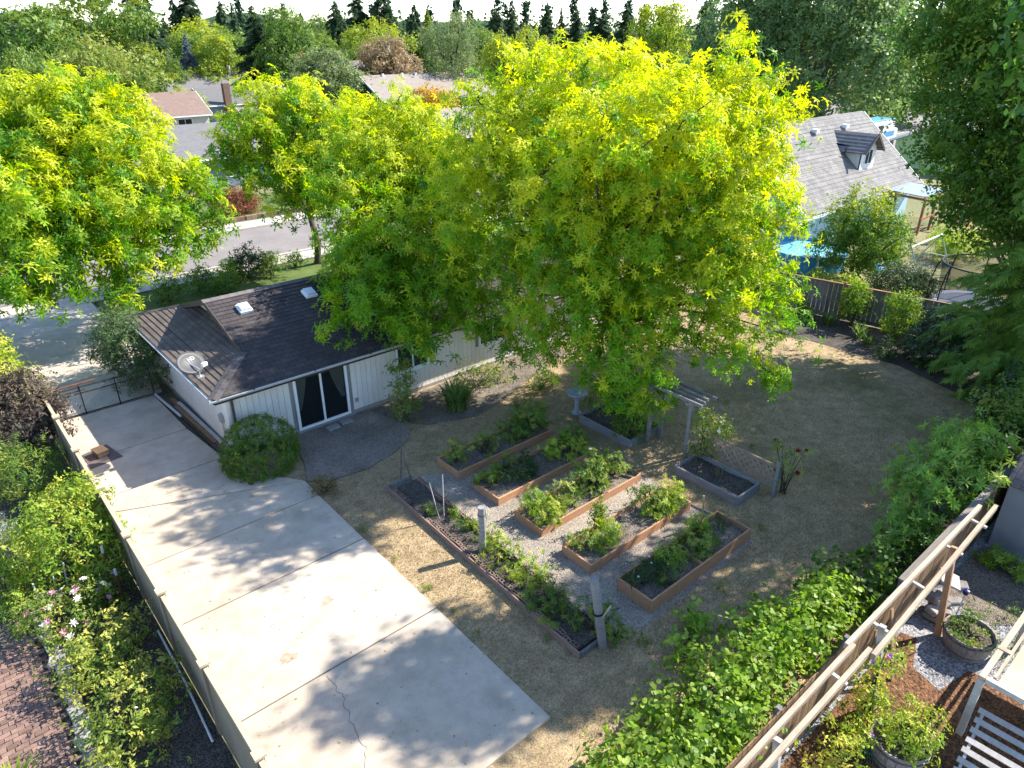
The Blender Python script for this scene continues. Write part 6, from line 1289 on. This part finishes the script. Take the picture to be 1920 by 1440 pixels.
# retaining edge and planting across the street
rw = thing('retaining_wall', 'low brick retaining edge along the far sidewalk', 'wall', (18, 50.1, 0)); rme = box_mesh('wall_block', .38, .22, .28, m_redbrick, .01)
for k in range(44): piece('wall_block', rme, rw, (8 + k*.40, 50.1 + .02*(k % 3), -.02), rz=random.uniform(-.04, .04))
shrub('red_shrub', 'rusty red mounded maple shrub above the brick edge across street', 'bush', (18.6, 52.2, 0), [(0, 0, .8, 1.5, 1.2, .9), (.8, .2, .6, 1.0, .9, .7)], 'narrow', lf_red, 7, 6, .2, .26)
for i, (x, y, s, mt) in enumerate(((12, 53, 1.4, lf_mid), (24.5, 54, 1.2, lf_mid), (28, 53, 1.3, lf_dark), (33, 52, 1.5, lf_mid), (9, 55, 1.6, lf_dark))): shrub('street_shrub', ['shrub left of the rusty red maple across street', 'shrub right of the rusty red maple across street', 'dark shrub farther right across the street', 'rounded shrub across street behind the roof tree', 'dark shrub across street behind left locust'][i], 'bush', (x, y, 0), [(0, 0, s*.5, s*.9, s*.8, s*.6)], 'small', mt, 6, 5, .2, .26)
for i, (x, y, h, lab) in enumerate(((34.2, 87.0, 2.6, 'left one of two small dark cone shrubs before brick chimney'), (36.0, 86.0, 2.8, 'right one of two small dark cone shrubs before brick chimney'))):
    rr = np.random.default_rng(300+i); rt = thing('cone_shrub', lab, 'bush', (x, y - 6, 0), 'cone shrubs'); P, N = conifer_points((x, y - 6, 0), h*1.3, 1.1, 420, rr, .1, .6, 3, .02); crown('foliage', 'narrow', lf_dark, rt, P, N, rr.uniform(.25, .4, len(P)), rr)
    MB().tube([(x, y - 6, 0), (x, y - 6, h)], [.08, .02], 6).build('stem', m_barkw, rt)

# ------------------------------------------------------------------ background trees: unit trees, copied
def unit_tree(kind, seed):
    r = np.random.default_rng(seed); mb = MB()
    if kind in ('round', 'tall', 'willow'):
        lo = []
        nL = {'round': 9, 'tall': 11, 'willow': 10}[kind]
        for k in range(nL):
            a = r.uniform(0, 6.28); z = {'round': r.uniform(.38, .78), 'tall': r.uniform(.25, .85), 'willow': r.uniform(.3, .8)}[kind]
            q = (.26 if kind == 'round' else .2)*r.uniform(.4, 1.15); lo.append((q*math.cos(a), q*math.sin(a), z, *(np.array([.24, .24, .17])*r.uniform(.75, 1.1))))
        lo.append((0, 0, .8, .22, .22, .19))
        P, N, cid, C, CN = lobe_points(lo, 95, 5, .028, r, .6, .5 if kind == 'willow' else .1, -.8)
        V, F, t, tp = scatter('narrow' if kind == 'willow' else 'small', P, N, r.uniform(.03, .052, len(P)), r, np.clip(r.uniform(0, .5, len(C)) + .3*CN[:, 2], 0, 1)[cid])
        mb.tube([(0, 0, 0), (0, 0, .35), (0, 0, .75)], [.03, .022, .008], 7)
        for l in lo[:6]: mb.tube([(0, 0, .3), (l[0]*.6, l[1]*.6, l[2]*.8), l[:3]], [.016, .01, .004], 5)
    else:
        nb, sh_, z0_ = {'fir': (130, 1.0, .06), 'pine': (80, .62, .28), 'spire': (150, .78, .04)}[kind]; P, N, S = [], [], []
        for k in range(nb):
            z = z0_ + (.99 - z0_)*(k/nb)**.9; a = r.uniform(0, 6.28); Lb = .5*(1 - z)**sh_*r.uniform(.55, 1.12) + .012; nn = int(30*Lb/.3) + 5
            t_ = r.uniform(.15, 1, nn); w2 = r.normal(0, .2, nn)*(1.1 - t_)*Lb
            P.append(np.stack([t_*Lb*math.cos(a) - w2*math.sin(a), t_*Lb*math.sin(a) + w2*math.cos(a), z - .22*t_*t_*Lb + (.1*t_*Lb if kind == 'pine' else 0) + r.normal(0, .004, nn)], 1))
            N.append(np.tile([math.cos(a), math.sin(a), -.25], (nn, 1)) + r.normal(0, .3, (nn, 3))); S.append(np.full(nn, .028 + .05*min(1, Lb/.25)))
        P, N, S = np.concatenate(P), np.concatenate(N), np.concatenate(S)
        V, F, t, tp = scatter('needle', P, N, S*r.uniform(.8, 1.2, len(P)), r, r.uniform(0, .4, len(P)), True)
        mb.tube([(0, 0, 0), (0, 0, .5), (0, 0, .97)], [.022, .014, .003], 7)
    me = np_mesh('crown_' + kind, V, F, lf_mid, {'tone': t, 'tip': tp})
    tm_ = bpy.data.meshes.new('trunk_' + kind); tm_.from_pydata(mb.v, [], mb.f); tm_.update(); tm_.materials.append(m_barkw)
    return me, tm_
UNIT = {k: [unit_tree(k, 500 + 10*i + j) for j in range(2)] for i, k in enumerate(('round', 'tall', 'willow', 'fir', 'pine', 'spire'))}
bgm = {'dark': LEAF('fir_needles', (.018, .045, .022), (.055, .095, .038), (.09, .14, .05), .25), 'green': LEAF('far_green', (.03, .08, .015), (.10, .19, .03), (.24, .30, .05), .32), 'bright': LEAF('far_bright', (.10, .17, .02), (.20, .28, .03), (.42, .42, .04), .38),
       'olive': LEAF('far_olive', (.055, .11, .02), (.15, .21, .04), (.30, .31, .06), .35), 'willow': LEAF('far_willow', (.07, .12, .04), (.16, .22, .08), (.30, .32, .13), .35), 'blue': LEAF('spruce_blue', (.06, .09, .10), (.16, .20, .21), None, .2), 'plum': LEAF('plum_leaf', (.14, .09, .055), (.30, .22, .12), (.36, .28, .14), .3), 'orange': LEAF('autumn_leaf', (.26, .20, .03), (.50, .36, .05), (.60, .30, .06), .35), 'mid': lf_mid}
cnt = [0]
def bg_tree(kind, mat, top, w_, label, group=None, name=None):
    cnt[0] += 1; i = cnt[0]; cm, tk = UNIT[kind][i % 2]
    nm = name or {'round': 'broadleaf_tree', 'tall': 'broadleaf_tree', 'willow': 'willow_tree', 'fir': 'conifer_tree', 'pine': 'pine_tree', 'spire': 'conifer_tree'}[kind]
    root = thing(nm, label, 'tree', (top[0], top[1], 0), group); root.scale = (w_, w_, max(2.5, top[2])); root.rotation_euler = (0, 0, i*1.7)
    for n_, me in (('crown', cm), ('trunk', tk)):
        o = bpy.data.objects.new(n_, me); COL.objects.link(o); o.parent = root
        if n_ == 'crown': o.material_slots[0].link = 'OBJECT'; o.material_slots[0].material = bgm[mat]
    return root
SK = 'trees on the skyline'
for kind, mat, top, w_, lab in [
    ('tall', 'green', (16.16, 93.62, 13.93), 15, 'broad green tree at the far upper left corner'), ('tall', 'mid', (27.77, 116.74, 16.99), 17, 'big dark green tree right of the upper left corner'), ('round', 'olive', (19.36, 98.11, 11.74), 12, 'olive tree below the big upper left tree'),
    ('round', 'olive', (19.75, 87.81, 11.04), 10, 'smaller olive tree above the left golden locust'), ('fir', 'dark', (45.20, 163.88, 18.32), 18, 'dark pointed fir left of the hill gap'), ('fir', 'dark', (41.61, 144.11, 15.79), 14, 'ragged dark fir just left of the hill'),
    ('spire', 'dark', (80.44, 247.24, 20.48), 12, 'thin dark spire of the pair right of the hill'), ('spire', 'dark', (84.69, 245.82, 23.31), 20, 'thick dark spire of the pair right of the hill'), ('fir', 'dark', (71.48, 229.11, 15.28), 10, 'small dark fir at right end of the hill'),
    ('round', 'bright', (63.31, 179.14, 13.80), 18, 'yellow green rounded tree below the thick spire'), ('round', 'green', (52.82, 161.59, 11.34), 13, 'yellowish low tree before the thick spire'), ('fir', 'blue', (47.42, 142.31, 11.42), 8, 'blue spruce standing behind the grey ranch'),
    ('spire', 'dark', (85.77, 224.15, 19.33), 11, 'small dark spire midway to the tall fir'), ('fir', 'dark', (81.23, 204.46, 18.50), 9, 'thin fir beside the small dark spire'), ('tall', 'bright', (51.45, 140.90, 10.90), 13, 'long bright green tree behind ranch chimney'), ('round', 'green', (59.07, 154.06, 12.00), 14, 'green tree between blue spruce and the tall fir'),
    ('fir', 'dark', (53.76, 127.10, 15.65), 14, 'tallest near dark fir just right of the ranch'), ('tall', 'green', (56.85, 122.45, 15.61), 12, 'tall bright green tree beside the near fir'), ('spire', 'dark', (101.24, 206.52, 16.36), 9, 'narrow dark fir right of tall bright tree'), ('round', 'green', (95.75, 186.90, 15.28), 12, 'rounded green tree between two narrow firs'),
    ('spire', 'dark', (90.53, 167.05, 18.03), 13, 'dark columnar fir left of the pine group'), ('round', 'green', (77.73, 151.19, 11.30), 13, 'green tree below the columnar fir'), ('round', 'willow', (56.04, 106.11, 9.66), 13, 'pale topped round tree behind the tan roofed house'),
    ('pine', 'dark', (100.05, 173.18, 19.74), 15, 'left dark pine of the pine group'), ('pine', 'dark', (104.91, 170.28, 20.46), 17, 'right dark pine of the pine group'), ('round', 'bright', (82.50, 137.09, 13.60), 15, 'yellow green round tree under the dark pines'), ('round', 'plum', (74.75, 118.37, 11.08), 12, 'brown pink plum tree behind the white gable'),
    ('round', 'green', (75.35, 129.70, 9.41), 9, 'small green tree left of the plum tree'), ('spire', 'dark', (100.52, 149.32, 17.18), 10, 'dark spire between pines and the willow'), ('spire', 'bright', (94.22, 135.45, 15.60), 8, 'bright green narrow column left of the willow'), ('willow', 'willow', (77.21, 104.58, 14.54), 13, 'large pale green willow beyond the navy roof'),
    ('fir', 'dark', (125.81, 168.14, 18.80), 12, 'dark fir peeping above the willow'), ('round', 'green', (105.30, 133.46, 12.51), 10, 'light green tree right of the willow'), ('pine', 'dark', (133.83, 161.83, 17.10), 13, 'round topped dark pine right of willow'), ('fir', 'dark', (150.53, 173.90, 19.74), 13, 'tall ragged fir right of the dark pine'), ('fir', 'dark', (160.31, 178.61, 15.29), 9, 'short fir between two tall ones'),
    ('fir', 'dark', (151.11, 159.89, 17.34), 15, 'broad dark fir above left top of the big locust'), ('fir', 'dark', (174.92, 178.61, 18.36), 9, 'thin fir right of the broad dark fir'), ('fir', 'dark', (163.92, 161.34, 18.38), 12, 'ragged fir above middle of the big locust'), ('pine', 'dark', (191.16, 176.23, 16.46), 16, 'low dark pine above middle of the big locust'),
    ('round', 'bright', (77.31, 91.78, 11.49), 8, 'golden round tree left behind the big locust'), ('round', 'bright', (78.89, 87.75, 12.07), 9, 'second golden round tree touching the big locust'), ('fir', 'dark', (158.38, 137.89, 18.51), 14, 'dark fir left of the bright tall tree'), ('fir', 'dark', (176.85, 147.05, 18.84), 12, 'dark fir just behind the bright tall tree'),
    ('tall', 'bright', (90.52, 70.93, 15.14), 13, 'tall bright green tree behind top of the big locust'), ('spire', 'dark', (146.38, 104.76, 17.89), 12, 'dark fir left of the huge grey green tree'), ('spire', 'dark', (147.02, 63.14, 17.67), 13, 'dark columnar fir right of the huge tree'), ('pine', 'dark', (176.38, 70.64, 16.50), 16, 'dark pine between huge tree and the maple'), ('fir', 'dark', (195.93, 75.58, 17.16), 10, 'little fir against the sky near the maple'),
    ('round', 'green', (11.70, 77.12, 10.40), 6, 'small clipped green tree at the left edge'), ('round', 'willow', (39.99, 144.57, 9.79), 10, 'pale feathery tree left of the ranch'), ('round', 'green', (30.29, 116.11, 7.85), 8, 'dark green round tree left of ranch gable'), ('round', 'green', (43.57, 138.30, 7.70), 5, 'small round tree before the blue spruce'),
    ('round', 'bright', (32.68, 102.94, 5.16), 6, 'light green bush between clay roof and ranch'), ('round', 'orange', (46.29, 67.69, 6.70), 7, 'orange yellow small tree before the navy house'), ('round', 'bright', (41.29, 66.18, 5.75), 5, 'golden bush left of orange tree'), ('round', 'green', (50.43, 67.18, 5.58), 4, 'small green bush right of the orange tree'), ('round', 'orange', (65.20, 135.09, 8.48), 5, 'yellowing small tree at foot of the tall bright tree'),
    ('round', 'green', (100.69, 44.29, 3.93), 9, 'low green tree at foot of the huge tree'), ('tall', 'mid', (110.87, 45.90, 9.72), 14, 'dark green tree between the huge tree and maple'), ('round', 'mid', (26.08, 106.86, 9.32), 9, 'olive green tree above the left locust crown'), ('round', 'green', (14.55, 83.75, 10.01), 8, 'mid green tree above left locust near the edge')]:
    bg_tree(kind, mat, top, w_, lab, SK)
# the far wood that closes the view: one mass
r = np.random.default_rng(77); lo = []
for k in range(300):
    a = R(49.12 + 46 - 92*k/300 + r.uniform(-.3, .3)); d = r.uniform(250, 420); h = r.uniform(7.0, 12.5)*d/300
    lo.append((d*math.cos(a), d*math.sin(a), h*.62, r.uniform(5, 9), r.uniform(5, 9), h*.55))
P, N, cid, C, CN = lobe_points(lo, .030, 4, 1.1, r, .7, .1, -.3)
for k in range(80):
    a = R(49.12 + 44 - 88*(k + r.uniform(-.5, 1.5))/80); d = r.uniform(250, 380); h = r.uniform(10, 22)*d/300; p_, n_ = conifer_points((d*math.cos(a), d*math.sin(a), 0), h, h*r.uniform(.18, .36), 85, r, .3, .9, 6, .25); P = np.concatenate([P, p_]); N = np.concatenate([N, n_])
dark_ = np.concatenate([r.uniform(.3, 1, len(cid)), r.uniform(0, .2, len(P) - len(cid))])
V, F, t, tp = scatter('far', P, N, np.concatenate([r.uniform(1.4, 2.6, len(cid)), r.uniform(1.2, 2.0, len(P) - len(cid))]), r, tone=dark_)
tag(link_mesh('far_wood', np_mesh('far_wood', V, F, LEAF('far_wood_leaf', (.014, .036, .02), (.06, .11, .035), None, .25), {'tone': t, 'tip': tp}), None), 'distant mixed woodland closing the horizon', 'woodland', kind='stuff')
